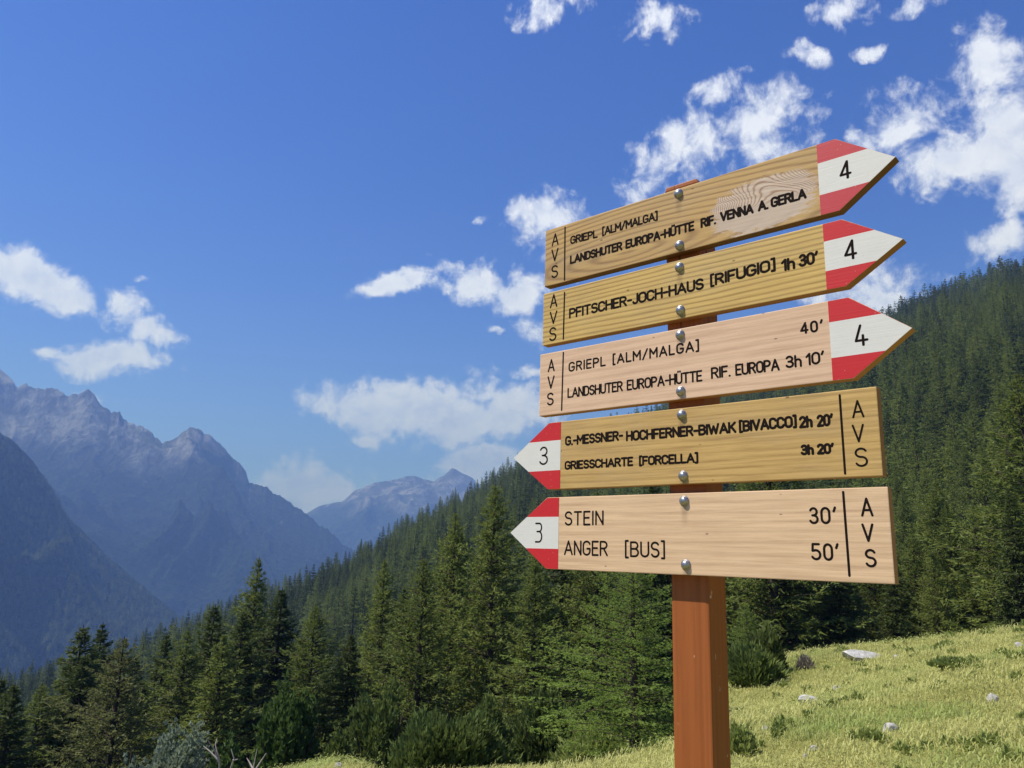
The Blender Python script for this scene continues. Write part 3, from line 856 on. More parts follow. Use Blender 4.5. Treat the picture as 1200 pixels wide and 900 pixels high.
stone(1013, 772, 56, 9, 'long flat white boulder on the crest of the meadow', 1, .5)
stone(1051, 772, 10, 4, 'small white stone at the right end of the long boulder', 2)
stone(947, 826, 26, 10, 'slanting pale slab in the meadow right of the post', 3)
stone(981, 812, 10, 9, 'upright pale stone up-slope from the slanting slab', 4)
stone(1044, 857, 17, 8, 'pale stone in the middle of the meadow', 5)
stone(1164, 822, 15, 8, 'grey stone at the right of the meadow', 6)
stone(953, 881, 11, 6, 'small pale stone low in the meadow near the bottom edge', 7)
stone(898, 856, 8, 5, 'tiny pale stone nearest the post on its right', 8)
stone(860, 841, 6, 5, 'tiny pale stone touching the outline of the post', 9)
stone(944, 888, 6, 4, 'tiny stone just below the small pale one', 10)
stone(1194, 760, 9, 6, 'stone on the meadow crest at the right edge', 11)
stone(417, 888, 16, 6, 'flat grey stone in the lower grass patch', 12)
stone(430, 899, 10, 9, 'white angular stone left of the large rounded bush', 13)
stone(397, 900, 10, 6, 'pale stone at the bottom edge left of the white one', 14)
stone(319, 902, 14, 9, 'squared white stone at the bottom edge by the dead branches', 15)


# bleached dead branches ---------------------------------------------------
def snag(px, py, hpx, r, label, seed, lines):
    d = ray(px, py); hx = math.hypot(d[0], d[1]); x, y = d[0] / hx * r, d[1] / hx * r
    z = float(hgt(x, y)); top = EYE + ray(px, py - hpx)[2] / math.hypot(*ray(px, py - hpx)[:2]) * r
    Hh = top - z; V, F, off = [], [], 0
    e = link('dead_branch', None, None, (x, y, z), None, label=label, category='branch', group='bleached dead branches at the lower left')
    s = r / FPX; rngs = np.random.default_rng(seed)
    for ln in lines:
        P_ = [np.array([p[0] * s, rngs.uniform(-.1, .1), Hh - p[1] * s]) for p in ln]
        v, f = tube(P_, np.linspace(.028, .008, len(P_)), 6)
        link('limb', mesh_np('limb', v, f, [M_DEAD], smooth=True), e)


snag(250, 905, 37, 24, 'forked bleached dead branch beside the silvery willow bush', 1, [[(8, 60), (4, 20), (0, 3), (-1, -1)], [(4, 18), (-6, 10), (-14, 6)], [(4, 20), (-1, 9), (-8, -1)], [(10, 55), (18, 22), (20, 16), (15, 8)], [(19, 18), (24, 17)]])
snag(297, 905, 27, 24, 'smaller bleached dead branch right of the forked one', 2, [[(2, 50), (0, 16), (1, 0)], [(0, 18), (-6, 12), (-9, 9)], [(1, 22), (8, 10), (12, 3)]])


# ------------------------------------------------------------------ signpost
YAW = radians(-41.3615)
OX, OY = 0.30990, 1.37406
BX = np.array([cos(YAW), sin(YAW), 0]); BN = np.array([-BX[1], BX[0], 0])      # BN points away from the viewer
def plane_xz(px, py):
    """point of the front plane of the boards under a pixel, in board coordinates"""
    d = ray(px, py); t = (BN @ np.array([OX, OY, 0])) / (BN @ d); Pp = d * t
    return float((Pp - np.array([OX, OY, 0])) @ BX), float(Pp[2] + EYE)


def wood(name, light, dark, sx=1.0, sz=40, contrast=.5, wob=.5, worn=None, rough=.6, seed=0.0, lines=.35, side=None, flame=None, grey=.0, drips=()):
    mt, n = material(name)
    P = n.node('ShaderNodeTexCoord').outputs['Object']
    P = n.v('ADD', P, (seed, 0, seed * .37))
    s = n.node('ShaderNodeSeparateXYZ', {0: P})
    zc = s.outputs[2]
    if flame:   # growth rings cut at a slant: long pointed arches
        fx = n.m('MULTIPLY', n.m('SUBTRACT', s.outputs[0], flame[0] + seed), flame[2]); fz = n.m('SUBTRACT', s.outputs[2], flame[1] + seed * .37)
        zc = n.m('SQRT', n.m('ADD', n.m('MULTIPLY', fx, fx), n.m('MULTIPLY', fz, fz)))
    lf = n.noise(n.v('MULTIPLY', P, (2.2 * sx, 4, 9)), 1.0, 3, .5)
    mid_ = n.noise(n.v('MULTIPLY', P, (7 * sx, 10, 40)), 1.0, 3, .5)
    ph = n.m('ADD', n.m('MULTIPLY', zc, sz * 6.283), n.m('ADD', n.m('MULTIPLY', lf, wob * 40), n.m('MULTIPLY', mid_, wob * 4)))
    ring = n.m('MULTIPLY_ADD', n.m('SINE', ph), .5, .5)
    ring = n.m('POWER', ring, 2.2)
    fine = n.noise(n.v('MULTIPLY', P, (7, 60, 210)), 1.0, 4, .7)
    fine2 = n.noise(n.v('MULTIPLY', P, (12, 60, 420)), 1.0, 3, .6)
    blot = n.noise(n.v('MULTIPLY', P, (5, 5, 14)), 1.0, 4, .6)
    f = n.m('ADD', n.m('MULTIPLY', ring, contrast), n.m('MULTIPLY', n.ramp(fine, .35, .75), lines))
    f = n.m('ADD', f, n.m('MULTIPLY', n.m('SUBTRACT', blot, .5), .5), clamp=True)
    col = n.mix(f, light, dark)
    col = n.mix(n.m('MULTIPLY', n.ramp(fine2, .62, .8), .35), col, tuple(c * .5 for c in dark))
    if grey: col = n.mix(n.m('MULTIPLY', n.ramp(n.noise(n.v('MULTIPLY', P, (3, 5, 9)), 1.0, 5, .7), .42, .72), grey), col, (0.33, 0.27, 0.21))
    for bx_, bz_ in drips:   # rain has washed dark streaks down from the bolts
        ddx = n.m('SUBTRACT', s.outputs[0], bx_ + seed); ddz = n.m('SUBTRACT', bz_ + seed * .37, s.outputs[2])
        hx_ = n.ramp(n.m('ADD', n.m('ABSOLUTE', ddx), n.m('MULTIPLY', fine, .006)), .004, .013, 1, 0)
        dm = n.m('MULTIPLY', hx_, n.m('MULTIPLY', n.ramp(ddz, -.012, .004), n.ramp(ddz, .012, .055, 1, 0)))
        col = n.mix(n.m('MULTIPLY', dm, .42), col, tuple(c * .35 for c in dark))
    # little dark flecks
    fl = n.node('ShaderNodeTexVoronoi', {'Vector': n.v('MULTIPLY', P, (14, 14, 30)), 'Scale': 1.0})
    col = n.mix(n.m('MULTIPLY', n.ramp(fl.outputs['Distance'], .035, .06, 1, 0), .7), col, tuple(c * .25 for c in dark))
    bumpv = n.m('ADD', n.m('MULTIPLY', ring, -.5), fine)
    if worn:
        cx, cz, rx, rz, tilt = worn
        dx = n.m('SUBTRACT', s.outputs[0], cx + seed); dz = n.m('SUBTRACT', n.m('SUBTRACT', s.outputs[2], cz + seed * .37), n.m('MULTIPLY', dx, tilt))
        d2 = n.m('ADD', n.m('POWER', n.m('ABSOLUTE', n.m('DIVIDE', dx, rx)), 2.6), n.m('POWER', n.m('ABSOLUTE', n.m('DIVIDE', dz, rz)), 2.6))
        e_ = n.m('ADD', d2, n.m('MULTIPLY', n.m('SUBTRACT', n.noise(n.v('MULTIPLY', P, (28, 40, 90)), 1.0, 7, .75), .5), 3.4))
        mk = n.ramp(e_, .75, 1.15, 1, 0)
        # growth rings laid bare: arches
        arc = n.m('ADD', n.m('MULTIPLY', n.m('POWER', n.m('ABSOLUTE', n.m('ADD', dx, n.m('MULTIPLY', n.m('SUBTRACT', lf, .5), .22))), 2.0), 16.0), n.m('MULTIPLY', dz, 1.0))
        rr = n.m('MULTIPLY_ADD', n.m('SINE', n.m('ADD', n.m('MULTIPLY', arc, 470), n.m('MULTIPLY', mid_, 14))), .5, .5)
        upm = n.ramp(dz, -.012, .006)
        wc = n.mix(n.m('MULTIPLY', n.m('POWER', rr, 3.0), n.m('MULTIPLY', upm, .85)), (0.56, 0.44, 0.35), (0.27, 0.13, 0.07))
        wc = n.mix(n.m('MULTIPLY', n.m('SUBTRACT', 1.0, upm), n.ramp(fine, .3, .8, 0, .5)), wc, (0.42, 0.30, 0.22))
        col = n.mix(n.m('MULTIPLY', mk, .93), col, wc)
    if side:   # stained end grain and under-edges, their shade and meadow bounce painted into the colour
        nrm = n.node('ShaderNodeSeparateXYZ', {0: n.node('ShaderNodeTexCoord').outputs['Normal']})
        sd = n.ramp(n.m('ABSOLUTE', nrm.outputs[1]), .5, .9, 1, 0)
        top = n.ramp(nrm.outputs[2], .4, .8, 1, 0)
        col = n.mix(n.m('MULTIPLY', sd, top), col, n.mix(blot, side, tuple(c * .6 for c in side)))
    finish(n, col, rough, bump=bumpv, bump_dist=.0006, bump_str=.55, spec=.35)
    return mt


def paint(name, col, grain=.25, rough=.45):
    mt, n = material(name)
    P = n.node('ShaderNodeTexCoord').outputs['Object']
    fine = n.noise(n.v('MULTIPLY', P, (10, 60, 330)), 1.0, 5, .65)
    st = n.ramp(fine, .60, .74)
    c = n.mix(n.m('MULTIPLY', st, grain), col, tuple(x * .55 for x in col))
    bl = n.noise(P, 30, 5, .6)
    c = n.mix(n.m('MULTIPLY', n.ramp(bl, .4, .8), .2), c, tuple(x * .8 for x in col))
    fl = n.node('ShaderNodeTexVoronoi', {'Vector': P, 'Scale': 95.0})
    c = n.mix(n.m('MULTIPLY', n.ramp(fl.outputs['Distance'], .05, .09, 1, 0), .5), c, (0.5, 0.42, 0.36))
    finish(n, c, rough, bump=fine, bump_dist=.0005, bump_str=.6, spec=.4)
    return mt


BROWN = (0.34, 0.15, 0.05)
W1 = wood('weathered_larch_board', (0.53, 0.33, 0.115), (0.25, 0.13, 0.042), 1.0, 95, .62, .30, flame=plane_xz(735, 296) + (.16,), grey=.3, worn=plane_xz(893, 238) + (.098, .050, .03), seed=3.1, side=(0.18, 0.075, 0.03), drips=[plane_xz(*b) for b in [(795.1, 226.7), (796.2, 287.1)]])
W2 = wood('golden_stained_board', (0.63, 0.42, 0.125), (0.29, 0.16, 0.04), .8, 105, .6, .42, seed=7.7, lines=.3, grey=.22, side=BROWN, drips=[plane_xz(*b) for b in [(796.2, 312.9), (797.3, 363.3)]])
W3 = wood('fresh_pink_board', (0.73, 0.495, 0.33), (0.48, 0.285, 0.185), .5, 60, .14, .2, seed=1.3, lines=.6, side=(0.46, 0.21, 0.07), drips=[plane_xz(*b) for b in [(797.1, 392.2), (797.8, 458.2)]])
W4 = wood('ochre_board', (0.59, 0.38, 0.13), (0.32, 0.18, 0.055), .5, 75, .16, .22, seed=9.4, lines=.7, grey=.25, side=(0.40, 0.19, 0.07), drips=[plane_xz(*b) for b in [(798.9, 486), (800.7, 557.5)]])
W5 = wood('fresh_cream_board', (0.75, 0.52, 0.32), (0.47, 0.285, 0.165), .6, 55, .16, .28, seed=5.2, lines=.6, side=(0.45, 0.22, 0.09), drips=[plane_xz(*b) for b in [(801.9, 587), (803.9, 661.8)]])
RED = [paint('faded_red_paint', (0.52, 0.045, 0.055)), paint('red_paint', (0.56, 0.02, 0.022))]
WHITE = paint('white_paint', (0.70, 0.68, 0.64), .25)
BLACK, n = material('black_engraving_paint')
finish(n, n.mix(n.noise(n.node('ShaderNodeTexCoord').outputs['Object'], 200, 3), (0.008, 0.006, 0.006), (0.022, 0.014, 0.012)), .9, spec=.06)
STEEL, n = material('galvanised_steel'); P = n.node('ShaderNodeTexCoord').outputs['Object']
finish(n, (0.40, 0.40, 0.41), n.ramp(n.noise(P, 300, 3), .3, .7, .25, .5), .95, spec=.5)
PM, n = material('red_brown_stained_post'); P = n.node('ShaderNodeTexCoord').outputs['Object']
st = n.noise(n.v('MULTIPLY', P, (120, 120, 3)), 1.0, 5, .6); st2 = n.noise(n.v('MULTIPLY', P, (20, 20, 2)), 1.0, 3, .6)
c = n.mix(n.ramp(st, .3, .75), (0.35, 0.105, 0.026), (0.26, 0.075, 0.018))
c = n.mix(n.m('MULTIPLY', n.ramp(st2, .4, .7), .35), c, (0.38, 0.12, 0.035))
ch = n.node('ShaderNodeTexVoronoi', {'Vector': n.v('ADD', n.v('MULTIPLY', P, (34, 34, 22)), n.v('MULTIPLY', n.node('ShaderNodeTexNoise', {'Vector': P, 'Scale': 90.0}).outputs['Color'], (.5, .5, .5))), 'Scale': 1.0})
chip = n.m('MULTIPLY', n.ramp(ch.outputs['Distance'], .09, .16, 1, 0), n.ramp(n.noise(P, 25, 3), .44, .52))
crk = n.ramp(n.noise(n.v('MULTIPLY', P, (60, 60, 1.6)), 1.0, 3, .5), .63, .67)
c = n.mix(n.m('MULTIPLY', crk, .75), c, (0.05, 0.016, 0.007))
c = n.mix(n.m('MULTIPLY', n.ramp(n.noise(n.v('MULTIPLY', P, (9, 9, 5)), 1.0, 5, .7), .5, .75), .35), c, (0.20, 0.075, 0.03))
c = n.mix(n.m('MULTIPLY', chip, .8), c, (0.60, 0.45, 0.33))
finish(n, c, .55, bump=st, bump_dist=.0008, bump_str=.5, spec=.25)


def lathe(prof, ns=20):
    V, F = [], []
    for r_0, z_0 in prof:
        for k in range(ns): V.append((r_0 * cos(2 * pi * k / ns), z_0, r_0 * sin(2 * pi * k / ns)))
    for i in range(len(prof) - 1):
        for k in range(ns): F.append((i * ns + k, i * ns + (k + 1) % ns, (i + 1) * ns + (k + 1) % ns, (i + 1) * ns + k))
    return V, F


def pyprism(name, outline, y0, y1, mats, bev=.0015):
    """outline in board x,z; front face at y0, back at y1, with a small chamfer on the edges"""
    import bmesh
    bm = bmesh.new()
    a = [bm.verts.new((x, y0, z)) for x, z in outline]; b = [bm.verts.new((x, y1, z)) for x, z in outline]
    bm.faces.new(a); bm.faces.new(list(reversed(b))); k = len(a)
    for i in range(k): bm.faces.new((a[i], b[i], b[(i + 1) % k], a[(i + 1) % k]))
    bmesh.ops.recalc_face_normals(bm, faces=bm.faces)
    if bev: bmesh.ops.bevel(bm, geom=list(bm.edges), offset=bev, segments=2, profile=.6, affect='EDGES')
    me = bpy.data.meshes.new(name); bm.to_mesh(me); bm.free()
    for m_ in mats: me.materials.append(m_)
    return me


# single-stroke lettering as cut by a router ------------------------------------
def arc(cx, cy, rx, ry, a0, a1, n=9):
    return [(cx + rx * cos(radians(a0 + (a1 - a0) * i / n)), cy + ry * sin(radians(a0 + (a1 - a0) * i / n))) for i in range(n + 1)]


def glyphs():
    G = {}
    G['A'] = (.60, [[(0, 0), (.3, 1)], [(.3, 1), (.6, 0)], [(.10, .32), (.50, .32)]])
    G['B'] = (.50, [[(0, 0), (0, 1)], [(0, 1), (.27, 1)] + arc(.27, .765, .2, .235, 90, -90)[1:] + [(0, .53)], [(.27, .53)] + arc(.27, .265, .23, .265, 90, -90)[1:] + [(0, 0)]])
    G['C'] = (.50, [arc(.25, .72, .25, .28, 15, 180) + arc(.25, .28, .25, .28, 180, 345)])
    G['D'] = (.50, [[(0, 0), (0, 1)], [(0, 1), (.22, 1)] + arc(.22, .70, .28, .30, 90, 0)[1:] + arc(.22, .30, .28, .30, 0, -90) + [(0, 0)]])
    G['E'] = (.42, [[(.42, 1), (0, 1)], [(0, 1), (0, 0)], [(0, 0), (.42, 0)], [(0, .52), (.36, .52)]])
    G['F'] = (.42, [[(.42, 1), (0, 1)], [(0, 1), (0, 0)], [(0, .50), (.36, .50)]])
    G['G'] = (.52, [arc(.26, .72, .26, .28, 20, 180) + arc(.26, .28, .26, .28, 180, 360) + [(.52, .46)], [(.52, .46), (.30, .46)]])
    G['H'] = (.50, [[(0, 0), (0, 1)], [(.5, 0), (.5, 1)], [(0, .52), (.5, .52)]])
    G['I'] = (.02, [[(.01, 0), (.01, 1)]])
    G['J'] = (.36, [[(.36, 1), (.36, .24)] + arc(.18, .24, .18, .24, 0, -165)[1:]])
    G['K'] = (.50, [[(0, 0), (0, 1)], [(.48, 1), (0, .42)], [(.16, .60), (.5, 0)]])
    G['L'] = (.40, [[(0, 1), (0, 0)], [(0, 0), (.40, 0)]])
    G['M'] = (.62, [[(0, 0), (0, 1)], [(0, 1), (.31, .38)], [(.31, .38), (.62, 1)], [(.62, 1), (.62, 0)]])
    G['N'] = (.50, [[(0, 0), (0, 1)], [(0, 1), (.5, 0)], [(.5, 0), (.5, 1)]])
    G['O'] = (.52, [arc(.26, .72, .26, .28, 0, 180) + arc(.26, .28, .26, .28, 180, 360) + [(.52, .72)]])
    G['P'] = (.48, [[(0, 0), (0, 1)], [(0, 1), (.24, 1)] + arc(.24, .74, .24, .26, 90, -90)[1:] + [(0, .48)]])
    G['R'] = (.50, [[(0, 0), (0, 1)], [(0, 1), (.24, 1)] + arc(.24, .75, .24, .25, 90, -90)[1:] + [(0, .50)], [(.24, .50), (.50, 0)]])
    G['S'] = (.48, [arc(.24, .755, .23, .245, 25, 180, 7) + arc(.24, .755, .23, .235, 180, 270, 5)[1:] + arc(.24, .265, .24, .255, 90, 0, 5) + arc(.24, .265, .24, .265, 0, -155, 8)[1:]])
    G['T'] = (.50, [[(0, 1), (.5, 1)], [(.25, 1), (.25, 0)]])
    G['U'] = (.50, [[(0, 1), (0, .26)] + arc(.25, .26, .25, .26, 180, 360)[1:] + [(.5, 1)]])
    G['Ü'] = (.50, G['U'][1] + [[(.15, 1.22), (.15, 1.25)], [(.35, 1.22), (.35, 1.25)]])
    G['V'] = (.56, [[(0, 1), (.28, 0)], [(.28, 0), (.56, 1)]])
    G['W'] = (.80, [[(0, 1), (.2, 0)], [(.2, 0), (.4, .8)], [(.4, .8), (.6, 0)], [(.6, 0), (.8, 1)]])
    G['h'] = (.36, [[(0, 0), (0, 1)], arc(.18, .44, .18, .22, 180, 0) + [(.36, 0)]])
    G['0'] = (.46, [arc(.23, .70, .23, .30, 0, 180) + arc(.23, .30, .23, .30, 180, 360) + [(.46, .70)]])
    G['1'] = (.22, [[(0, .74), (.20, 1)], [(.20, 1), (.20, 0)]])
    G['2'] = (.46, [arc(.23, .74, .22, .26, 165, -25) + [(0, 0)], [(0, 0), (.46, 0)]])
    G['3'] = (.44, [arc(.21, .76, .20, .24, 155, -90) + [(.14, .52)], [(.2, .52)] + arc(.21, .26, .23, .26, 90, -155)[0:]])
    G['3f'] = (.44, [[(0, 1), (.26, 1)] + arc(.26, .78, .16, .22, 90, -90)[1:] + [(.10, .56)], [(.26, .56)] + arc(.24, .28, .20, .28, 90, -90) + [(0, 0)]])
    G['4'] = (.52, [[(.36, 1), (0, .26)], [(0, .26), (.52, .26)], [(.38, .78), (.38, 0)]])
    G['4c'] = (.56, [[(.40, 1), (0, .24)], [(0, .24), (.56, .24)], [(.40, 1), (.40, 0)]])
    G['4o'] = (.56, [[(.26, 1), (0, .24)], [(0, .24), (.56, .24)], [(.36, .48), (.36, 0)]])
    G['5'] = (.46, [[(.40, 1), (.03, 1)], [(.03, 1), (0, .56)], [(0, .56), (.2, .60)] + arc(.2, .30, .26, .30, 90, -150)[1:]])
    G['['] = (.16, [[(.16, 1.1), (0, 1.1)], [(0, 1.1), (0, -.1)], [(0, -.1), (.16, -.1)]])
    G[']'] = (.16, [[(0, 1.1), (.16, 1.1)], [(.16, 1.1), (.16, -.1)], [(.16, -.1), (0, -.1)]])
    G['/'] = (.40, [[(0, -.05), (.4, 1.05)]])
    G['-'] = (.28, [[(0, .46), (.28, .46)]])
    G['.'] = (.04, [[(.01, .0), (.03, .0)]])
    G["'"] = (.10, [[(.10, 1.02), (.02, .78)]])
    G[' '] = (.30, [])
    return G


GL = glyphs()


def stroke_mesh(strokes, sw, y0=-.00012):
    V, F, lvl = [], [], 0
    for pl in strokes:
        P_ = [np.array(pl[0], float)]
        for p in pl[1:]:
            if np.linalg.norm(np.array(p) - P_[-1]) > 1e-6: P_.append(np.array(p, float))
        if len(P_) < 2: continue
        P_ = np.array(P_); y = y0 - (lvl % 6) * .00002; lvl += 1; h = sw / 2
        T = np.diff(P_, axis=0); T /= np.linalg.norm(T, axis=1)[:, None]
        closed = np.linalg.norm(P_[0] - P_[-1]) < 1e-4
        b = len(V)
        for i in range(len(P_)):
            t0 = T[i - 1] if i > 0 else (T[-1] if closed else T[0]); t1 = T[i] if i < len(T) else (T[0] if closed else T[-1])
            tm = t0 + t1; tm /= np.linalg.norm(tm) + 1e-9; nn = np.array([-tm[1], tm[0]]); k = min(1.8, 1 / max(.3, nn @ np.array([-t1[1], t1[0]])))
            V.append((P_[i][0] + nn[0] * h * k, y, P_[i][1] + nn[1] * h * k)); V.append((P_[i][0] - nn[0] * h * k, y, P_[i][1] - nn[1] * h * k))
        for i in range(len(P_) - 1): F.append((b + 2 * i, b + 2 * i + 1, b + 2 * i + 3, b + 2 * i + 2))
        if not closed:
            for idx, t in ((0, -T[0]), (len(P_) - 1, T[-1])):
                nn = np.array([-t[1], t[0]]); c_ = len(V); m_ = 7
                for k in range(m_ + 1):
                    an = pi * k / m_; q_ = P_[idx] + h * (nn * cos(an) + t * sin(an)); V.append((q_[0], y, q_[1]))
                F.append(tuple(range(c_, c_ + m_ + 1)))
    return V, F


def words(parent, name, segs, cap, sw, mirror=None, gap=.17):
    """segs: (text, pixel start, pixel end of the baseline); the height follows from cap (m)"""
    S = []
    for txt, p0, p1 in segs:
        x0, z0 = plane_xz(*p0); x1, z1 = plane_xz(*p1)
        toks = []; i = 0
        while i < len(txt):
            if txt[i:i + 2] in GL and len(txt[i:i + 2]) == 2: toks.append(txt[i:i + 2]); i += 2
            else: toks.append(txt[i]); i += 1
        nat = sum(GL[t][0] for t in toks) + gap * (len(toks) - 1)
        kx = (x1 - x0 - sw) / nat if nat > .1 else cap
        cx = x0 + sw / 2
        for t in toks:
            w_, st_ = GL[t]
            for pl in st_:
                S.append([(cx + a * kx, z0 + (z1 - z0) * ((cx + a * kx - x0) / max(x1 - x0, 1e-6)) + sw / 2 + b * (cap - sw)) for a, b in pl])
            cx += (w_ + gap) * kx
    V, F = stroke_mesh(S, sw)
    me = bpy.data.meshes.new(name); me.from_pydata([tuple(v) for v in V], [], F); me.materials.append(BLACK)
    o = link(name, me, parent)
    return o


def glyph_box(parent, name, toks_boxes, sw):
    """glyphs each fitted to a pixel box (centre bottom px, centre top px, width px)"""
    S = []
    for t, pb, pt, wpx in toks_boxes:
        xb, zb = plane_xz(*pb); xt, zt = plane_xz(*pt)
        x0, _ = plane_xz(pb[0] - wpx / 2, pb[1]); x1, _ = plane_xz(pb[0] + wpx / 2, pb[1])
        w_, st_ = GL[t]; xm = (xb + xt) / 2
        kx = (abs(x1 - x0) - sw) / w_; H_ = (zt - zb) - sw
        for pl in st_: S.append([(xm + (a - w_ / 2) * kx, zb + sw / 2 + b * H_) for a, b in pl])
    V, F = stroke_mesh(S, sw, -.00055 if name == 'route_number' else -.00012)
    me = bpy.data.meshes.new(name); me.from_pydata([tuple(v) for v in V], [], F); me.materials.append(BLACK)
    return link(name, me, parent)


def sign(label, z0, z1, xa, xb, tipx, tipz, xband, mat, red, bolts, left, thick=.020):
    e = link('direction_sign', None, None, (OX, OY, 0), (0, 0, YAW), label=label, category='sign', group='wooden direction signs bolted to the post')
    if left: ol = [(tipx, tipz), (xa, z0), (xb, z0), (xb, z1), (xa, z1)]
    else: ol = [(xa, z0), (xb, z0), (tipx, tipz), (xb, z1), (xa, z1)]
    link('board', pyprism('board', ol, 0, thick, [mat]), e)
    H_ = z1 - z0; za, zb = z0 + .28 * H_, z0 + .725 * H_; q_ = .0009
    sh = xb if not left else xa
    def edge(z):  # x of the slanted edge at height z
        if z > tipz: return sh + (tipx - sh) * (z1 - z) / (z1 - tipz)
        return sh + (tipx - sh) * (z - z0) / (tipz - z0)
    sg = 1 if not left else -1
    def poly(lo, hi):
        pts_ = [(xband, lo)]
        if lo <= z0 + q_ * 2: pts_ += [(sh - sg * q_ * .6, lo)]
        else: pts_ += [(edge(lo) - sg * q_ * 1.2, lo)]
        if lo < tipz < hi: pts_ += [(tipx - sg * q_ * 1.5, tipz)]
        if hi >= z1 - q_ * 2: pts_ += [(sh - sg * q_ * .6, hi)]
        else: pts_ += [(edge(hi) - sg * q_ * 1.2, hi)]
        pts_ += [(xband, hi)]
        return pts_
    for nm, lo, hi, m_, lb in (('red_band', z0 + q_, za, red, None), ('white_band', za, zb, WHITE, None), ('red_band', zb, z1 - q_, red, None)):
        o = link(nm, pyprism(nm, poly(lo, hi), -.0004, -.0000, [m_], 0), e)
    for px, py in bolts:
        bx, bz = plane_xz(px, py)
        V, F = lathe([(.0105, -.0002), (.0105, -.0012), (.0085, -.0013), (.0084, -.0022), (.0076, -.0042), (.0058, -.0058), (.0032, -.0067), (.0004, -.0070)], 24)
        me = bpy.data.meshes.new('bolt'); me.from_pydata([(x, y, z) for x, y, z in V], [], F); me.materials.append(STEEL)
        for p in me.polygons: p.use_smooth = True
        b_ = link('bolt', me, e, (bx, 0, bz)); b_.scale = (.88, 1, .88)
    return e


def Z(v): return v + EYE
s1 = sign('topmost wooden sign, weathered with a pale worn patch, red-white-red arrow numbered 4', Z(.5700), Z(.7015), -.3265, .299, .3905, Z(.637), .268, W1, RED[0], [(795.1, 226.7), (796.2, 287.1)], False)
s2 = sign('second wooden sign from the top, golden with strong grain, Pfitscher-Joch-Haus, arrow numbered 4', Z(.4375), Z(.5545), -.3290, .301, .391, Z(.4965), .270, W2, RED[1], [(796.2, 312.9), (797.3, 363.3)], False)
s3 = sign('third wooden sign from the top, pale pink new wood with right arrow numbered 4', Z(.2845), Z(.4190), -.3345, .303, .3927, Z(.3515), .2705, W3, RED[1], [(797.1, 392.2), (797.8, 458.2)], False)
s4 = sign('fourth wooden sign from the top, ochre with left arrow numbered 3 and bold lettering', Z(.1300), Z(.2680), -.3075, .335, -.4030, Z(.2000), -.2757, W4, RED[1], [(798.9, 486), (800.7, 557.5)], True)
s5 = sign('lowest wooden sign, pale new wood reading Stein and Anger, left arrow numbered 3', Z(-.0275), Z(.1140), -.3085, .3403, -.4060, Z(.0433), -.2777, W5, RED[1], [(801.9, 587), (803.9, 661.8)], True)

# lettering
THIN, BOLD = .0037, .0046
def divider(parent, p0, p1, sw):
    V, F = stroke_mesh([[plane_xz(*p0), plane_xz(*p1)]], sw)
    me = bpy.data.meshes.new('divider_line'); me.from_pydata(V, [], F); me.materials.append(BLACK); link('divider_line', me, parent)


words(s1, 'lettering', [('GRIEPL', (668.2, 286.7), (700.5, 278.6)), ('[ALM/MALGA]', (705.5, 276.6), (771, 257.7))], .0192, .0039)
words(s1, 'lettering', [('LANDSHUTER', (667.8, 310), (729.5, 293.3)), ('EUROPA-HÜTTE', (732.9, 292.2), (814, 270)), ('RIF.', (821, 267.8), (839.5, 262.6)), ('VENNA', (843.8, 260.5), (883.5, 250)),
                        ('A.', (888.2, 248.3), (901, 245)), ('GERLA', (903.3, 244), (945.6, 232.4))], .0202, .0046)
glyph_box(s1, 'lettering', [('A', (650.5, 288), (650.8, 273.3), 8.2), ('V', (650.2, 306.3), (650.3, 291.3), 8.4), ('S', (650, 325.7), (650.1, 310.7), 8)], THIN)
divider(s1, (662.2, 266.5), (661.6, 328), THIN)
glyph_box(s1, 'route_number', [('4c', (990.8, 210.2), (990.3, 188.4), 14.5)], .0042)

words(s2, 'lettering', [('PFITSCHER-JOCH-HAUS', (666.7, 373.8), (825.1, 338.9)), ('[RIFUGIO]', (832.2, 336.2), (909.3, 316.8)), ('1h', (915.6, 318.9), (932.2, 315.1)), ("30'", (936.2, 313.6), (959.5, 308.6))], .0230, .0047)
glyph_box(s2, 'lettering', [('A', (648.9, 360.6), (648.9, 344.6), 8.8), ('V', (648.6, 379.7), (648.6, 364.5), 9), ('S', (647.8, 399.6), (647.8, 383.4), 8.6)], THIN)
divider(s2, (661.6, 342.8), (660.2, 397.3), THIN)
glyph_box(s2, 'route_number', [('4c', (996.8, 304.6), (996.2, 281), 15.6)], .0042)

words(s3, 'lettering', [('GRIEPL', (666.2, 436.2), (710, 429)), ('[ALM/MALGA]', (717.8, 427.5), (819.5, 411.2))], .0212, THIN, gap=.26)
words(s3, 'lettering', [('LANDSHUTER', (664.9, 466.7), (730, 458.6)), ('EUROPA-HÜTTE', (734.4, 458), (823.3, 446.9)), ('RIF.', (833.3, 444.4), (856.5, 441.3)), ('EUROPA', (861.8, 440.7), (914, 434.2)),
                        ('3h', (920.7, 431.8), (940, 430)), ("10'", (944.4, 429), (966.5, 425.6))], .0215, THIN)
words(s3, 'lettering', [("40'", (937.8, 392.2), (965, 388))], .0205, THIN, gap=.3)
glyph_box(s3, 'lettering', [('A', (646, 435.8), (646.2, 420.7), 8.2), ('V', (645.6, 455.7), (645.8, 440.4), 8.4), ('S', (644.7, 475.2), (645.2, 460), 8)], THIN)
divider(s3, (660.2, 413.2), (658.2, 480.6), THIN)
glyph_box(s3, 'route_number', [('4o', (1009.6, 405.8), (1009, 380), 16.4)], .0040)

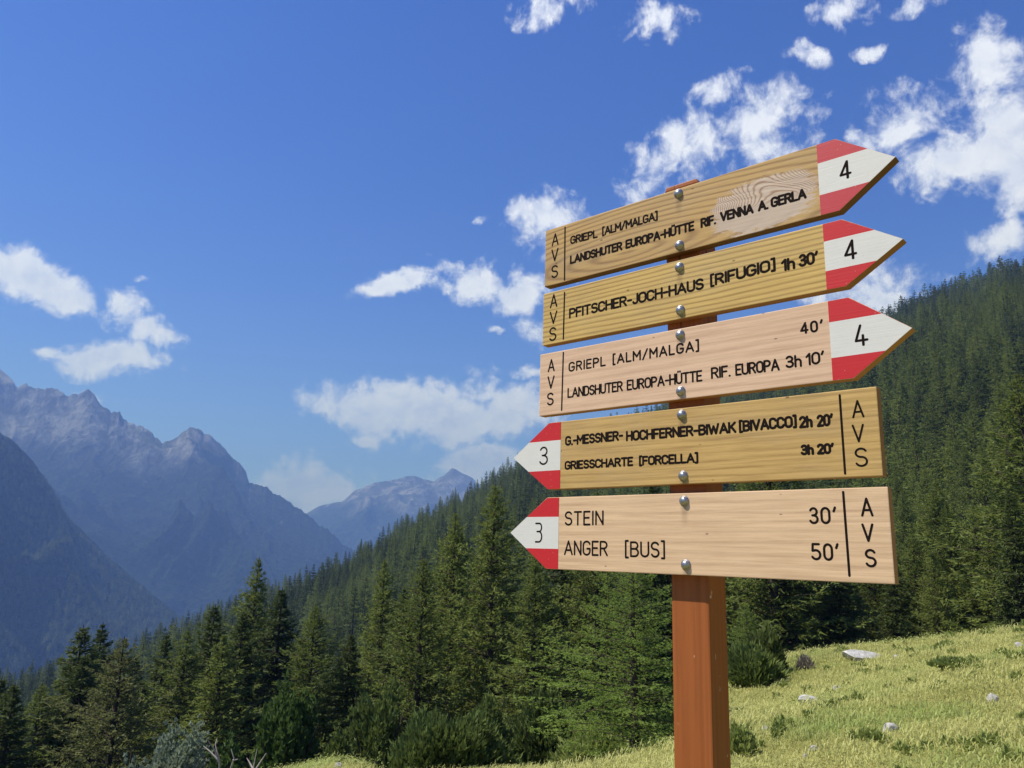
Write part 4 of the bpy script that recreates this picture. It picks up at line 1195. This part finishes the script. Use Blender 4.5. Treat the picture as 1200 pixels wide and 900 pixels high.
words(s4, 'lettering', [('G.-MESSNER-', (662.1, 522.8), (730.5, 516.2)), ('HOCHFERNER-BIWAK', (733.5, 517.4), (863.2, 507.4)), ('[BIVACCO]', (866, 506.8), (934.3, 500.8)), ('2h', (936.4, 502.3), (952.8, 500.9)),
                        ("20'", (957.2, 500.9), (977, 499))], .0204, .0045)
words(s4, 'lettering', [('GRIESSCHARTE', (661.6, 550.9), (742.2, 546.3)), ('[FORCELLA]', (748.8, 546), (818.6, 542.4))], .0184, .0042)
words(s4, 'lettering', [('3h', (938.4, 533.9), (954.3, 533.2)), ("20'", (957.5, 533), (978, 532))], .0180, .0044)
glyph_box(s4, 'lettering', [('A', (1006, 489.8), (1004.5, 468.7), 14.6), ('V', (1006.3, 518.3), (1005.3, 497), 14.6), ('S', (1010, 547.2), (1008.4, 524.4), 15.6)], .0032)
divider(s4, (984, 463.2), (990.4, 555), .0036)
glyph_box(s4, 'route_number', [('3', (637.2, 545), (637.4, 523.3), 10.2)], .0036)

words(s5, 'lettering', [('STEIN', (661.6, 616.2), (707.5, 615.6))], .0285, .0038, gap=.22)
words(s5, 'lettering', [('ANGER', (660.9, 650.6), (712.4, 652)), ('[BUS]', (732.3, 652.8), (779.6, 654))], .0288, .0038, gap=.2)
words(s5, 'lettering', [("30'", (948.5, 614.4), (981, 614.3))], .0268, .0038, gap=.25)
words(s5, 'lettering', [("50'", (951.4, 656.6), (984, 657.8))], .0268, .0038, gap=.25)
glyph_box(s5, 'lettering', [('A', (1016.3, 605.5), (1015.2, 583), 14.8), ('V', (1017.6, 635.2), (1016.5, 613.3), 14.4), ('S', (1021, 665), (1019.6, 643.1), 13.8)], .0036)
divider(s5, (988.1, 576.6), (995.5, 674.6), .0038)
glyph_box(s5, 'route_number', [('3f', (631.4, 636), (631.6, 612.4), 8.6)], .0034)

# the post: squared timber with chamfered top
pz0 = float(hgt(OX, OY)) - .35
pe = link('wooden_post', None, None, (OX - .0025 * BX[0], OY - .0025 * BX[1], 0), (0, 0, YAW), label='square red-brown stained wooden post carrying the five signs', category='post')
w_, d_, y0 = .0365, .066, .0215   # half width, depth, gap behind the board fronts
link('timber', pyprism('timber', [(-w_, pz0), (w_, pz0), (w_, Z(.712)), (-w_, Z(.712))], y0, y0 + d_, [PM], .0035), pe)
link('cap', pyprism('cap', [(-w_ - .001, Z(.7135)), (w_ + .001, Z(.7135)), (w_ - .004, Z(.723)), (-w_ + .004, Z(.723))], y0 - .001, y0 + d_ + .001, [PM], .002), pe)

# ------------------------------------------------------------------ haze
HZ_TOP, HZ_BOT, HZ = ZMAX + 15.0, VALLEY - 75, 15500.0
hm, n = material('mountain_haze')
vol = n.node('ShaderNodeVolumePrincipled', {'Color': (0.22, 0.40, 1.0), 'Density': 0.000165, 'Absorption Color': (0.22, 0.30, 1.0), 'Anisotropy': 0.15})
n.node('ShaderNodeOutputMaterial', {1: vol.outputs[0]})
V = [(x, y, z) for x in (-HZ, HZ) for y in (-HZ, HZ) for z in (HZ_BOT, HZ_TOP)]
F = [(0, 1, 3, 2), (4, 6, 7, 5), (0, 4, 5, 1), (2, 3, 7, 6), (0, 2, 6, 4), (1, 5, 7, 3)]
me = bpy.data.meshes.new('haze'); me.from_pydata(V, [], F); me.materials.append(hm)
link('haze', me, kind='stuff', label='thin blue haze filling the valley air', category='haze')
